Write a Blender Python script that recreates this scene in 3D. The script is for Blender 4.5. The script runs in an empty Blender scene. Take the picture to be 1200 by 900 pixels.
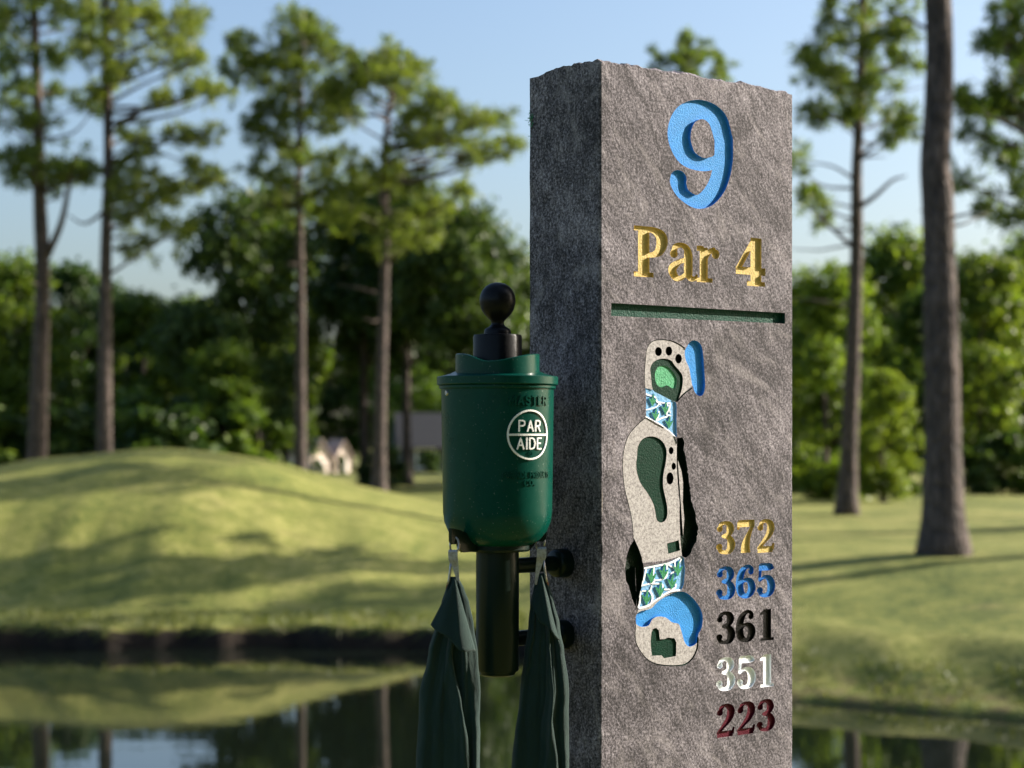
import bpy, math, random
import numpy as np
from mathutils import Vector, Matrix, noise as mnoise
from mathutils.geometry import delaunay_2d_cdt

# ------------------------------------------------------------------ camera, sky, sun, exposure
scene = bpy.context.scene
C = scene.collection
F = 2236.0                      # focal length in photo pixels (photo is 1200 x 900)
HOR = 512.0                     # horizon row
CAMZ = 2.6                      # camera height above the pond
cam_d = bpy.data.cameras.new('camera')
cam = bpy.data.objects.new('camera', cam_d); C.objects.link(cam)
cam.location = (0, 0, CAMZ); cam.rotation_euler = (math.radians(90), 0, 0)
cam_d.sensor_width = 36.0; cam_d.lens = 36.0 * F / 1200.0
cam_d.shift_y = (HOR - 450.0) / 1200.0
cam_d.clip_start = 0.05; cam_d.clip_end = 3000
cam_d.dof.use_dof = True; cam_d.dof.focus_distance = 2.2; cam_d.dof.aperture_fstop = 6.6
cam_d.dof.aperture_blades = 0
scene.camera = cam

SUN_PHI, SUN_EL = 110.0, 23.0   # degrees: azimuth from 'behind the camera' round to the right; elevation
sh = Vector((math.sin(math.radians(SUN_PHI)), -math.cos(math.radians(SUN_PHI)), 0))
SUN = (sh * math.cos(math.radians(SUN_EL)) + Vector((0, 0, math.sin(math.radians(SUN_EL))))).normalized()
world = bpy.data.worlds.new('World'); scene.world = world; world.use_nodes = True
wn, wl = world.node_tree.nodes, world.node_tree.links
bg = wn['Background']; sky = wn.new('ShaderNodeTexSky'); sky.sky_type = 'NISHITA'; sky.sun_disc = False
sky.sun_elevation = math.radians(SUN_EL); sky.sun_rotation = math.atan2(SUN.x, SUN.y)
sky.air_density = 1.0; sky.dust_density = 3.0; sky.ozone_density = 3.0; sky.altitude = 20
wl.new(sky.outputs[0], bg.inputs[0]); bg.inputs[1].default_value = 0.086
sun_d = bpy.data.lights.new('sun', 'SUN'); sun_o = bpy.data.objects.new('sun', sun_d); C.objects.link(sun_o)
sun_d.energy = 5.0; sun_d.angle = math.radians(0.53); sun_d.color = (1.0, 0.91, 0.79)
sun_o.location = (30, 20, 30); sun_o.rotation_euler = SUN.to_track_quat('Z', 'Y').to_euler()
vs = scene.view_settings
vs.view_transform = 'Standard'; vs.look = 'None'; vs.gamma = 1.0; vs.exposure = 1.34; vs.use_curve_mapping = False
scene.render.engine = 'CYCLES'
scene.cycles.use_denoising = True
scene.cycles.max_bounces = 8; scene.cycles.transparent_max_bounces = 8
scene.cycles.sample_clamp_indirect = 6.0

random.seed(11); rng = np.random.default_rng(11)
R = math.radians

# ------------------------------------------------------------------ helpers
def P(px, py, d):
    return Vector(((px - 600.0) / F * d, d, CAMZ + (HOR - py) / F * d))

def tag(o, label=None, cat=None, group=None, kind=None):
    if label: o['label'] = label
    if cat: o['category'] = cat
    if group: o['group'] = group
    if kind: o['kind'] = kind
    return o

def link(name, me, parent=None, mat=None, smooth=False, sharp=None):
    o = bpy.data.objects.new(name, me); C.objects.link(o)
    if parent is not None: o.parent = parent
    if mat is not None:
        for m in (mat if isinstance(mat, (list, tuple)) else [mat]): me.materials.append(m)
    if smooth:
        me.polygons.foreach_set('use_smooth', [True] * len(me.polygons))
        if sharp: me.set_sharp_from_angle(angle=R(sharp))
    return o

def empty(name, loc, rz=0.0):
    o = bpy.data.objects.new(name, None); C.objects.link(o)
    o.location = loc; o.rotation_euler = (0, 0, rz); o.empty_display_size = 0.2
    return o

def mesh(name, v, f):
    me = bpy.data.meshes.new(name)
    me.from_pydata([tuple(p) for p in v], [], [tuple(q) for q in f]); me.update()
    return me

def quad_mesh(name, V):
    """V: (n,4,3) array of quads -> mesh, fast"""
    n = V.shape[0]
    me = bpy.data.meshes.new(name)
    me.vertices.add(n * 4); me.vertices.foreach_set('co', V.reshape(-1).astype(np.float32))
    me.loops.add(n * 4); me.loops.foreach_set('vertex_index', np.arange(n * 4, dtype=np.int32))
    me.polygons.add(n); me.polygons.foreach_set('loop_start', np.arange(0, n * 4, 4, dtype=np.int32))
    me.polygons.foreach_set('loop_total', np.full(n, 4, dtype=np.int32))
    me.update(); me.validate()
    return me

class MB:
    def __init__(s): s.v = []; s.f = []
    def add(s, v, f):
        b = len(s.v); s.v += [tuple(p) for p in v]; s.f += [tuple(i + b for i in q) for q in f]
    def box(s, lo, hi, bev=0.0):
        (x0, y0, z0), (x1, y1, z1) = lo, hi
        s.add([(x0,y0,z0),(x1,y0,z0),(x1,y1,z0),(x0,y1,z0),(x0,y0,z1),(x1,y0,z1),(x1,y1,z1),(x0,y1,z1)],
              [(0,3,2,1),(4,5,6,7),(0,1,5,4),(1,2,6,5),(2,3,7,6),(3,0,4,7)])
    def lathe(s, prof, seg=64, cx=0, cy=0, cap=True):
        v = []; f = []; n = len(prof)
        for r, z in prof:
            for k in range(seg):
                a = 2 * math.pi * k / seg
                v.append((cx + r * math.cos(a), cy + r * math.sin(a), z))
        for i in range(n - 1):
            for k in range(seg):
                k2 = (k + 1) % seg
                f.append((i*seg+k, i*seg+k2, (i+1)*seg+k2, (i+1)*seg+k))
        if cap:
            f.append(tuple(range(seg - 1, -1, -1))); f.append(tuple((n-1)*seg + k for k in range(seg)))
        s.add(v, f)
    def tube(s, pts, rad, seg=10, closed=False, cap=True, up=Vector((0.13, 0.31, 0.94))):
        pts = [Vector(p) for p in pts]; n = len(pts)
        if not isinstance(rad, (list, tuple)): rad = [rad] * n
        v = []; f = []; nrm = None
        for i, p in enumerate(pts):
            if closed: t = pts[(i+1) % n] - pts[i-1]
            else: t = pts[min(i+1, n-1)] - pts[max(i-1, 0)]
            t.normalize()
            if nrm is None:
                nrm = up.cross(t)
                if nrm.length < 1e-4: nrm = Vector((1, 0, 0)).cross(t)
            nrm = (nrm - t * nrm.dot(t)).normalized(); b = t.cross(nrm)
            for k in range(seg):
                a = 2 * math.pi * k / seg
                v.append(p + (nrm * math.cos(a) + b * math.sin(a)) * rad[i])
        for i in range(n if closed else n - 1):
            j = (i + 1) % n
            for k in range(seg):
                k2 = (k + 1) % seg
                f.append((i*seg+k, i*seg+k2, j*seg+k2, j*seg+k))
        if cap and not closed:
            f.append(tuple(range(seg-1, -1, -1))); f.append(tuple((n-1)*seg+k for k in range(seg)))
        s.add(v, f)
    def build(s, name, mat, parent=None, smooth=False, sharp=None):
        return link(name, mesh(name, s.v, s.f), parent, mat, smooth, sharp)

def catmull(pts, per=8, closed=False):
    pts = [tuple(p) for p in pts]; n = len(pts); out = []
    rngi = range(n) if closed else range(n - 1)
    for i in rngi:
        p0 = pts[i-1] if (closed or i > 0) else tuple(2*a-b for a, b in zip(pts[0], pts[1]))
        p1 = pts[i]; p2 = pts[(i+1) % n]
        p3 = pts[(i+2) % n] if (closed or i + 2 < n) else tuple(2*a-b for a, b in zip(pts[-1], pts[-2]))
        for k in range(per):
            t = k / per
            out.append(tuple(0.5*(2*b + (c-a)*t + (2*a-5*b+4*c-d)*t*t + (-a+3*b-3*c+d)*t**3) for a, b, c, d in zip(p0, p1, p2, p3)))
    if not closed: out.append(pts[-1])
    return out

BOLD = 1.0
def stroke(pts, cap='round', per=8, smooth=True):
    """pts (x,y,w) -> outline polygon (Nx2)"""
    pp = catmull(pts, per) if (smooth and len(pts) > 2) else catmull(pts, 6) if len(pts) == 2 else pts
    pp = np.array(pp, float); n = len(pp)
    d = np.gradient(pp[:, :2], axis=0); d /= np.linalg.norm(d, axis=1)[:, None] + 1e-12
    nn = np.stack([-d[:, 1], d[:, 0]], 1); hw = pp[:, 2:3] / 2 * BOLD
    Lp = pp[:, :2] + nn * hw; Rp = pp[:, :2] - nn * hw
    out = list(map(tuple, Rp))
    if cap == 'round':
        a0 = math.atan2(-nn[-1][1], -nn[-1][0]); r = hw[-1][0]
        for k in range(1, 7): a = a0 + math.pi * k / 7; out.append((pp[-1][0] + r*math.cos(a), pp[-1][1] + r*math.sin(a)))
    out += list(map(tuple, Lp[::-1]))
    if cap == 'round':
        a0 = math.atan2(nn[0][1], nn[0][0]); r = hw[0][0]
        for k in range(1, 7): a = a0 + math.pi * k / 7; out.append((pp[0][0] + r*math.cos(a), pp[0][1] + r*math.sin(a)))
    return np.array(out)

def disc(x, y, rx, ry=None, n=20, rot=0.0):
    ry = ry or rx; a = np.linspace(0, 2*math.pi, n, endpoint=False)
    X = rx*np.cos(a); Y = ry*np.sin(a)
    return np.stack([x + X*math.cos(rot) - Y*math.sin(rot), y + X*math.sin(rot) + Y*math.cos(rot)], 1)

def inside(poly, pts):
    """non-zero winding test"""
    w = np.zeros(len(pts), int); x, y = pts[:, 0], pts[:, 1]; n = len(poly)
    lo, hi = poly.min(0), poly.max(0)
    m = (x >= lo[0]) & (x <= hi[0]) & (y >= lo[1]) & (y <= hi[1])
    if not m.any(): return m
    x = x[m]; y = y[m]; ww = np.zeros(len(x), int)
    for i in range(n):
        x1, y1 = poly[i]; x2, y2 = poly[(i+1) % n]
        cr = (x2-x1)*(y-y1) - (x-x1)*(y2-y1)
        ww += ((y1 <= y) & (y2 > y) & (cr > 0)).astype(int) - ((y1 > y) & (y2 <= y) & (cr < 0)).astype(int)
    w[m] = ww
    return w != 0

def partition(polys):
    """CDT of all polygon edges; returns verts (Nx2), triangles"""
    co, ed = [], []
    for p in polys:
        b = len(co); n = len(p)
        co += [Vector((float(q[0]) * 1000, float(q[1]) * 1000)) for q in p]
        ed += [(b + i, b + (i+1) % n) for i in range(n)]
    r = delaunay_2d_cdt(co, ed, [], 0, 1e-3)
    V = np.array([(v.x, v.y) for v in r[0]]) / 1000.0
    return V, np.array([tuple(f) for f in r[2]], int)

# ------------------------------------------------------------------ material helpers
class NT:
    def __init__(s, name):
        s.m = bpy.data.materials.new(name); s.m.use_nodes = True
        s.n = s.m.node_tree.nodes; s.l = s.m.node_tree.links
        s.b = s.n['Principled BSDF']; s.out = s.n['Material Output']
    def node(s, t, **kw):
        o = s.n.new('ShaderNode' + t)
        for k, v in kw.items():
            if k.startswith('i_'):
                k = k[2:].replace('_', ' ')
                o.inputs[k].default_value = v
            else: setattr(o, k, v)
        return o
    def link(s, a, b): s.l.new(a, b)
    def coords(s, kind='Object', scale=(1,1,1), rot=(0,0,0)):
        t = s.node('TexCoord'); mp = s.node('Mapping')
        mp.inputs['Scale'].default_value = scale; mp.inputs['Rotation'].default_value = rot
        s.link(t.outputs[kind], mp.inputs[0]); return mp.outputs[0]
    def rcoords(s, rot, scale):
        t = s.node('TexCoord'); m1 = s.node('Mapping'); m2 = s.node('Mapping')
        m1.inputs['Rotation'].default_value = rot; m2.inputs['Scale'].default_value = scale
        s.link(t.outputs['Object'], m1.inputs[0]); s.link(m1.outputs[0], m2.inputs[0]); return m2.outputs[0]
    def noise(s, vec, scale, detail=3, rough=0.55, dist=0.0):
        o = s.node('TexNoise'); o.inputs['Scale'].default_value = scale; o.inputs['Detail'].default_value = detail
        o.inputs['Roughness'].default_value = rough; o.inputs['Distortion'].default_value = dist
        s.link(vec, o.inputs['Vector']); return o.outputs['Fac']
    def ramp(s, fac, stops):
        o = s.node('ValToRGB'); e = o.color_ramp.elements
        while len(e) < len(stops): e.new(0.5)
        for k, (p, c) in enumerate(stops):
            e[k].position = p; e[k].color = (*c, 1) if len(c) == 3 else c
        s.link(fac, o.inputs[0]); return o.outputs[0]
    def mix(s, fac, a, b, mode='MIX'):
        o = s.node('Mix', data_type='RGBA', blend_type=mode)
        for src, idx in ((fac, 0), (a, 6), (b, 7)):
            if hasattr(src, 'links'): s.link(src, o.inputs[idx])
            elif idx == 0: o.inputs[0].default_value = src
            else: o.inputs[idx].default_value = (*src, 1)
        return o.outputs[2]
    def math(s, op, a, b=0.0):
        o = s.node('Math', operation=op)
        for k, src in enumerate((a, b)):
            if hasattr(src, 'links'): s.link(src, o.inputs[k])
            else: o.inputs[k].default_value = src
        return o.outputs[0]
    def bump(s, h, strength=0.3, dist=0.01, prev=None):
        o = s.node('Bump'); o.inputs['Strength'].default_value = strength; o.inputs['Distance'].default_value = dist
        s.link(h, o.inputs['Height'])
        if prev is not None: s.link(prev, o.inputs['Normal'])
        s.link(o.outputs[0], s.b.inputs['Normal']); return o.outputs[0]
    def base(s, c):
        if hasattr(c, 'links'): s.link(c, s.b.inputs['Base Color'])
        else: s.b.inputs['Base Color'].default_value = (*c, 1)
    def set(s, **kw):
        for k, v in kw.items(): s.b.inputs[k.replace('_', ' ')].default_value = v
        return s

M = {}
# granite: fine speckle, diagonal flow streaks, a few rust stains
def granite():
    t = NT('granite'); o = t.coords('Object')
    st = t.noise(t.rcoords((0, R(28), 0), (150, 150, 42)), 1.0, 4, 0.6, 0.9)       # short blotches leaning to the right
    st2 = t.noise(t.rcoords((0, R(40), 0), (60, 60, 13)), 1.0, 5, 0.6, 1.6)        # longer flow bands
    big = t.noise(o, 9, 4, 0.6, 0.8)
    sp = t.noise(o, 330, 4, 0.75)
    f = t.math('ADD', t.math('MULTIPLY', st, 0.16), t.math('MULTIPLY', sp, 0.58))
    f = t.math('ADD', f, t.math('MULTIPLY', st2, 0.16)); f = t.math('ADD', f, t.math('MULTIPLY', big, 0.22))
    col = t.ramp(f, [(0.44, (0.013, 0.012, 0.014)), (0.52, (0.048, 0.043, 0.048)), (0.578, (0.132, 0.118, 0.132)), (0.64, (0.26, 0.236, 0.262)), (0.71, (0.48, 0.445, 0.47))])
    vn = t.noise(t.rcoords((0, R(50), 0), (16, 16, 6)), 1.0, 6, 0.65, 2.4)
    vm = t.ramp(vn, [(0.53, (0,0,0)), (0.66, (1,1,1))])                               # pale cloudy patches
    vg = t.math('MULTIPLY', vm, t.math('MULTIPLY', sp, 0.65))
    col = t.mix(vg, col, (0.38, 0.345, 0.355))
    dk_ = t.ramp(t.noise(t.rcoords((0, R(35), 0), (20, 20, 8)), 1.0, 6, 0.65, 1.5), [(0.34, (1,1,1)), (0.47, (0,0,0))])
    col = t.mix(t.math('MULTIPLY', dk_, 0.25), col, (0.035, 0.032, 0.037))
    rs = t.noise(t.coords('Object', (22, 22, 9)), 1.0, 6, 0.75, 0.5)
    rm = t.ramp(rs, [(0.67, (0,0,0)), (0.74, (1,1,1))])
    col = t.mix(t.math('MULTIPLY', rm, 0.6), col, (0.075, 0.042, 0.026))
    sc = t.noise(t.coords('Object', (420, 420, 14)), 1.0, 2, 0.5)                    # thin pale vertical scratches
    sm_ = t.ramp(sc, [(0.745, (0,0,0)), (0.77, (1,1,1))])
    col = t.mix(t.math('MULTIPLY', sm_, 0.6), col, (0.42, 0.36, 0.28))
    t.base(col); t.set(Roughness=0.8); t.b.inputs['Specular IOR Level'].default_value = 0.2
    b = t.bump(sp, 0.45, 0.0012); t.bump(st, 0.25, 0.0016, b)
    return t.m
M['granite'] = granite()

def etched():
    t = NT('etched_granite'); o = t.coords('Object')
    f = t.math('ADD', t.math('MULTIPLY', t.noise(o, 700, 3, 0.7), 0.55), t.math('MULTIPLY', t.noise(o, 300, 3, 0.6), 0.45))
    t.base(t.ramp(f, [(0.36, (0.15, 0.138, 0.136)), (0.5, (0.36, 0.34, 0.335)), (0.66, (0.55, 0.525, 0.52))]))
    t.set(Roughness=0.85); t.bump(f, 0.3, 0.001)
    return t.m
M['etched'] = etched()

def paint(name, c, rough=0.45, bump=0.5, var=0.25, metal=0.0, grain=420, spec=0.06):
    t = NT(name); o = t.coords('Object')
    n1 = t.noise(o, grain, 3, 0.6); n2 = t.noise(o, 60, 4, 0.6)
    dk = tuple(x * (1 - var) for x in c); lt = tuple(min(1, x * (1 + var)) for x in c)
    f = t.math('ADD', t.math('MULTIPLY', n1, 0.6), t.math('MULTIPLY', n2, 0.4))
    t.base(t.ramp(f, [(0.36, dk), (0.64, lt)])); t.set(Roughness=rough, Metallic=metal); t.b.inputs['Specular IOR Level'].default_value = spec
    t.bump(n1, bump, 0.0016)
    return t.m
M['blue'] = paint('blue_paint', (0.045, 0.26, 0.62), 0.5, 0.5, 0.16, grain=520)
M['blue_num'] = paint('deep_blue_paint', (0.03, 0.18, 0.50), 0.4)
M['gold'] = paint('gold_paint', (0.55, 0.42, 0.14), 0.6, 0.6, 0.2, 0.0, spec=0.15)
M['black'] = paint('black_paint', (0.006, 0.006, 0.006), 0.4)
M['white'] = paint('white_paint', (0.84, 0.87, 0.90), 0.5, 0.4, 0.06)
M['maroon'] = paint('maroon_paint', (0.085, 0.007, 0.018), 0.5, spec=0.08)
M['slot'] = paint('slot_green_paint', (0.012, 0.065, 0.045), 0.5, 0.8)
M['dkgreen'] = paint('dark_green_paint', (0.002, 0.030, 0.017), 0.5, 0.4)
M['midgreen'] = paint('mid_green_paint', (0.10, 0.36, 0.19), 0.5, 0.6)
M['treegreen'] = paint('tree_green_paint', (0.004, 0.014, 0.007), 0.55, 1.0, grain=250)
M['paleblue'] = paint('pale_blue_paint', (0.20, 0.42, 0.66), 0.5, 0.5, 0.12)
M['plantgreen'] = paint('reed_green_paint', (0.04, 0.23, 0.10), 0.5, 0.5)

def glossy_paint(name, c, rough, coat=0.4, wear=None, bump=0.06):
    t = NT(name); o = t.coords('Object'); n = t.noise(o, 45, 5, 0.6)
    col = t.mix(n, tuple(x * 0.8 for x in c), tuple(x * 1.15 for x in c))
    if wear:
        sp = t.noise(o, 380, 2, 0.5); m = t.ramp(sp, [(0.69, (0,0,0)), (0.72, (1,1,1))])
        col = t.mix(m, col, wear)
    t.b.inputs['Specular IOR Level'].default_value = 0.10; t.base(col); t.b.inputs['Coat Weight'].default_value = coat; t.b.inputs['Coat Roughness'].default_value = 0.18
    rr = t.node('MapRange'); t.link(n, rr.inputs[0]); rr.inputs[3].default_value = rough - 0.08; rr.inputs[4].default_value = rough + 0.12
    t.link(rr.outputs[0], t.b.inputs['Roughness'])
    t.bump(t.noise(o, 160, 3), bump, 0.0015)
    return t.m
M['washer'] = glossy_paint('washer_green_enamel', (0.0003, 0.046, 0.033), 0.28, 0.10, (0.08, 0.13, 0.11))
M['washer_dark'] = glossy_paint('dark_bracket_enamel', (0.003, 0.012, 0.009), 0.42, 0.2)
M['plastic'] = glossy_paint('black_plastic', (0.006, 0.006, 0.007), 0.42, 0.1, None, 0.15)
M['emblem'] = paint('emblem_white', (0.78, 0.78, 0.76), 0.45, 0.2, 0.08)
def chrome():
    t = NT('worn_chrome'); o = t.coords('Object'); n = t.noise(o, 300, 4, 0.7)
    t.base(t.ramp(n, [(0.30, (0.26, 0.23, 0.21)), (0.6, (0.50, 0.49, 0.48))])); t.set(Metallic=0.9, Roughness=0.36)
    t.bump(n, 0.3, 0.001); return t.m
M['chrome'] = chrome()
M['rust'] = paint('rusty_steel', (0.22, 0.10, 0.05), 0.6, 0.6, 0.4, 0.5)
def towel_mat():
    t = NT('green_towel_cloth'); uv = t.coords('Object')
    w = t.noise(uv, 900, 3, 0.7); big = t.noise(uv, 40, 3)
    t.base(t.mix(big, (0.0018, 0.018, 0.0150), (0.0036, 0.028, 0.0235))); t.set(Roughness=0.95)
    t.b.inputs['Sheen Weight'].default_value = 0.06; t.b.inputs['Sheen Roughness'].default_value = 0.5
    t.bump(w, 0.9, 0.0012); return t.m
M['towel'] = towel_mat()
def bark():
    t = NT('pine_bark'); g = t.coords('Object', (9, 9, 2.6))
    f = t.noise(g, 1.0, 6, 0.65, 0.6); v = t.node('TexVoronoi', feature='DISTANCE_TO_EDGE'); v.inputs['Scale'].default_value = 1.3
    t.link(g, v.inputs['Vector'])
    crack = t.ramp(v.outputs['Distance'], [(0.0, (0.25, 0.25, 0.25)), (0.16, (1, 1, 1))])
    col = t.ramp(f, [(0.3, (0.036, 0.027, 0.023)), (0.55, (0.115, 0.084, 0.070)), (0.75, (0.22, 0.165, 0.14))])
    t.base(t.mix(0.6, col, crack, 'MULTIPLY')); t.set(Roughness=0.9)
    h = t.math('ADD', f, crack); t.bump(h, 0.8, 0.05); return t.m
M['bark'] = bark()
def leaf(name, a, b, trans=0.45, tint=(1.25, 1.3, 0.6)):
    t = NT(name); g = t.node('NewGeometry'); oi = t.node('ObjectInfo')
    col = t.mix(g.outputs['Random Per Island'], a, b)
    hs = t.node('HueSaturation'); t.link(col, hs.inputs['Color'])
    mr = t.node('MapRange'); t.link(oi.outputs['Random'], mr.inputs[0]); mr.inputs[3].default_value = 0.485; mr.inputs[4].default_value = 0.515
    t.link(mr.outputs[0], hs.inputs['Hue'])
    mv = t.node('MapRange'); t.link(oi.outputs['Random'], mv.inputs[0]); mv.inputs[3].default_value = 1.15; mv.inputs[4].default_value = 0.85
    t.link(mv.outputs[0], hs.inputs['Value'])
    t.link(hs.outputs[0], t.b.inputs['Base Color']); t.set(Roughness=0.5); t.b.inputs['Specular IOR Level'].default_value = 0.35
    tr = t.node('BsdfTranslucent'); tc = t.mix(1.0, hs.outputs[0], tint, 'MULTIPLY'); t.link(tc, tr.inputs[0])
    mx = t.node('MixShader'); mx.inputs[0].default_value = trans
    t.link(t.b.outputs[0], mx.inputs[1]); t.link(tr.outputs[0], mx.inputs[2]); t.link(mx.outputs[0], t.out.inputs['Surface'])
    return t.m
M['needle'] = leaf('pine_needles', (0.058, 0.100, 0.020), (0.165, 0.205, 0.040), 0.52)
M['leaf_dark'] = leaf('dark_oak_leaves', (0.030, 0.062, 0.013), (0.085, 0.130, 0.024), 0.42)
M['leaf_mid'] = leaf('green_leaves', (0.048, 0.098, 0.013), (0.165, 0.225, 0.030), 0.52)
M['leaf_bright'] = leaf('bright_leaves', (0.090, 0.145, 0.016), (0.22, 0.27, 0.038), 0.55)
M['reed'] = leaf('bank_grass', (0.07, 0.10, 0.025), (0.20, 0.20, 0.06), 0.35)

def lawn():
    t = NT('lawn'); o = t.coords('Object')
    n1 = t.noise(o, 0.35, 5, 0.6, 0.4); n2 = t.noise(o, 3.2, 5, 0.65); n3 = t.noise(o, 10, 5, 0.75)
    f = t.math('ADD', t.math('MULTIPLY', n1, 0.32), t.math('ADD', t.math('MULTIPLY', n2, 0.34), t.math('MULTIPLY', n3, 0.40)))
    col = t.ramp(f, [(0.40, (0.045, 0.078, 0.013)), (0.52, (0.165, 0.180, 0.037)), (0.64, (0.31, 0.292, 0.09))])
    dry = t.ramp(t.noise(t.coords('Object', (0.5, 1.3, 1)), 1.0, 5, 0.6, 0.6), [(0.60, (0,0,0)), (0.72, (1,1,1))])
    col = t.mix(t.math('MULTIPLY', dry, 0.5), col, (0.20, 0.15, 0.070))
    so_ = t.node('SeparateXYZ'); t.link(o, so_.inputs[0])
    low = t.ramp(so_.outputs[2], [(0.10, (1,1,1)), (0.28, (0,0,0))])                  # mud and dead grass by the waterline
    mud = t.ramp(n2, [(0.42, (0,0,0)), (0.58, (1,1,1))])
    col = t.mix(t.math('MULTIPLY', t.math('MULTIPLY', low, mud), 0.7), col, (0.085, 0.058, 0.030))
    g = t.node('NewGeometry'); sx = t.node('SeparateXYZ'); t.link(g.outputs['True Normal'], sx.inputs[0])
    steep = t.ramp(sx.outputs[2], [(0.45, (1,1,1)), (0.78, (0,0,0))])
    soil = t.ramp(n2, [(0.3, (0.010, 0.008, 0.006)), (0.7, (0.030, 0.021, 0.014))])
    t.base(t.mix(steep, col, soil)); t.set(Roughness=0.9); t.b.inputs['Specular IOR Level'].default_value = 0.2
    b = t.bump(n3, 0.7, 0.05); t.bump(n2, 0.25, 0.08, b)
    return t.m
M['lawn'] = lawn()
def water_mat():
    t = NT('pond_water'); o = t.coords('Object', (1.0, 2.2, 1))
    t.base((0.006, 0.009, 0.006)); t.set(Roughness=0.02, IOR=1.45)
    t.b.inputs['Specular IOR Level'].default_value = 1.0
    a = t.noise(o, 1.6, 3, 0.5); t.bump(a, 0.022, 0.05)
    return t.m
M['water'] = water_mat()
def plain(name, c, rough=0.8, scale=6, var=0.2):
    t = NT(name); n = t.noise(t.coords('Object'), scale, 4)
    t.base(t.mix(n, tuple(x*(1-var) for x in c), tuple(min(1, x*(1+var)) for x in c))); t.set(Roughness=rough); return t.m
M['cream'] = plain('cream_render', (0.60, 0.49, 0.40), 0.8, 2, 0.08)
M['roof'] = plain('shingle_roof', (0.30, 0.235, 0.20), 0.85, 9)
M['roof_grey'] = plain('grey_shingles', (0.020, 0.021, 0.024), 0.85, 9)
M['wall_grey'] = plain('taupe_siding', (0.10, 0.095, 0.09), 0.8, 2)
M['trim'] = plain('white_trim', (0.8, 0.78, 0.74), 0.6, 3, 0.05)
t_ = NT('window_glass'); t_.base((0.03, 0.04, 0.05)); t_.set(Roughness=0.08); M['glass'] = t_.m

# ------------------------------------------------------------------ ground and pond
def sstep(a, b, x):
    t = np.clip((x - a) / (b - a), 0, 1); return t*t*(3-2*t)

TEE = 1.62
def height(x, y):
    x = np.asarray(x, float); y = np.asarray(y, float)
    wig = 0.16*np.sin(1.7*x+0.4) + 0.08*np.sin(4.3*x+1.0) + 0.05*np.sin(9.1*x)
    mixr = sstep(-0.6, 2.8, x)
    ys = 23.4*(1-mixr) + mixr*(19.0 - 0.75*np.clip(x-2.7, 0, 4)) + wig*(1-0.6*mixr) + 1.2*np.sin(0.11*x)*sstep(8, 30, np.abs(x))
    d = y - ys
    bl = -0.9 + 1.16*sstep(-0.30, 0.24, d) + 0.012*np.sin(3*x+2)          # cut bank on the left
    br = -0.9 + 0.98*sstep(-1.3, 0.1, d) + 0.42*sstep(0.0, 2.3, d) + (0.018*np.sin(5.2*x+1.3*y)+0.016*np.sin(3.1*x-4*y))*sstep(0, .6, d)*(1-sstep(1.4, 3, d))
    z = bl*(1-mixr) + br*mixr
    z = z + (0.60 + 0.15*(1-mixr))*sstep(0.4, 9, d)
    z = z - 2.0*sstep(70, 190, y)
    cx, cy = -5.85, 34.0
    sx = np.where(x < cx, 4.6, 2.6); sy = np.where(y < cy, 6.4, 6.0)
    z = z + 1.36*np.exp(-((x-cx)/sx)**2/2 - ((y-cy)/sy)**2/2) * sstep(0.2, 5, d)
    z = z + (0.022*np.sin(0.8*x+0.5*y)*np.sin(0.63*y-0.3*x) + 0.007*np.sin(2.1*x+1.7*y))*sstep(0.5, 3, d)
    near = TEE - (TEE+0.9)*sstep(3.6, 8.8, y + 0.25*np.sin(0.9*x))
    return np.where(y < 12, near, z)
def hz(x, y): return float(height(np.array([x]), np.array([y]))[0])

xs = np.unique(np.concatenate([np.linspace(-14, 14, 225), np.linspace(14, 40, 40), -np.linspace(14, 40, 40), np.geomspace(40, 900, 22), -np.geomspace(40, 900, 22)]))
ys = np.unique(np.concatenate([-np.geomspace(6, 300, 12), np.linspace(-6, 10, 55), np.linspace(10, 14.5, 10), np.linspace(14.5, 25, 165), np.linspace(25, 60, 116), np.geomspace(60, 1500, 40)]))
X, Y = np.meshgrid(xs, ys); Z = height(X, Y); nx, ny = len(xs), len(ys)
gv = np.stack([X, Y, Z], -1).reshape(-1, 3)
ii, jj = np.meshgrid(np.arange(nx-1), np.arange(ny-1)); a = (jj*nx+ii).reshape(-1)
gf = np.stack([a, a+1, a+nx+1, a+nx], 1)
ground = link('ground', mesh('ground', gv.tolist(), gf.tolist()), None, M['lawn'], True); tag(ground, kind='structure')
wt = MB(); wt.add([(-900, 5, 0), (900, 5, 0), (900, 28, 0), (-900, 28, 0)], [(0, 1, 2, 3)])
tag(wt.build('pond_water', M['water']), kind='structure')

# bank fringe grass and shoreline weeds (uncountable)
def blades(pts, h0, h1, w, lean=0.5):
    n = len(pts); az = rng.uniform(0, 2*math.pi, n); h = rng.uniform(h0, h1, n)
    ln = rng.normal(0, lean, (n, 2)) * h[:, None]
    wv = np.stack([np.cos(az), np.sin(az), np.zeros(n)], 1) * (w/2)
    top = pts + np.concatenate([ln, h[:, None]], 1)
    return np.stack([pts - wv, pts + wv, top + wv*0.25, top - wv*0.25], 1)
def shore_pts(n, x0, x1, d0, d1, ybase):
    out = []
    while len(out) < n:
        x = rng.uniform(x0, x1, n*4); y = rng.uniform(ybase[0], ybase[1], n*4); z = height(x, y)
        m = (z > d0) & (z < d1) & (np.sin(3.1*x)*np.sin(7.7*x+1.0) + rng.normal(0, 0.5, len(x)) > -0.2)
        out += list(np.stack([x, y, z-0.01], 1)[m])
    return np.array(out[:n])
b1 = blades(shore_pts(7000, -13, 1.5, 0.14, 0.34, (22.5, 24.8)), 0.03, 0.10, 0.02)
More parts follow.
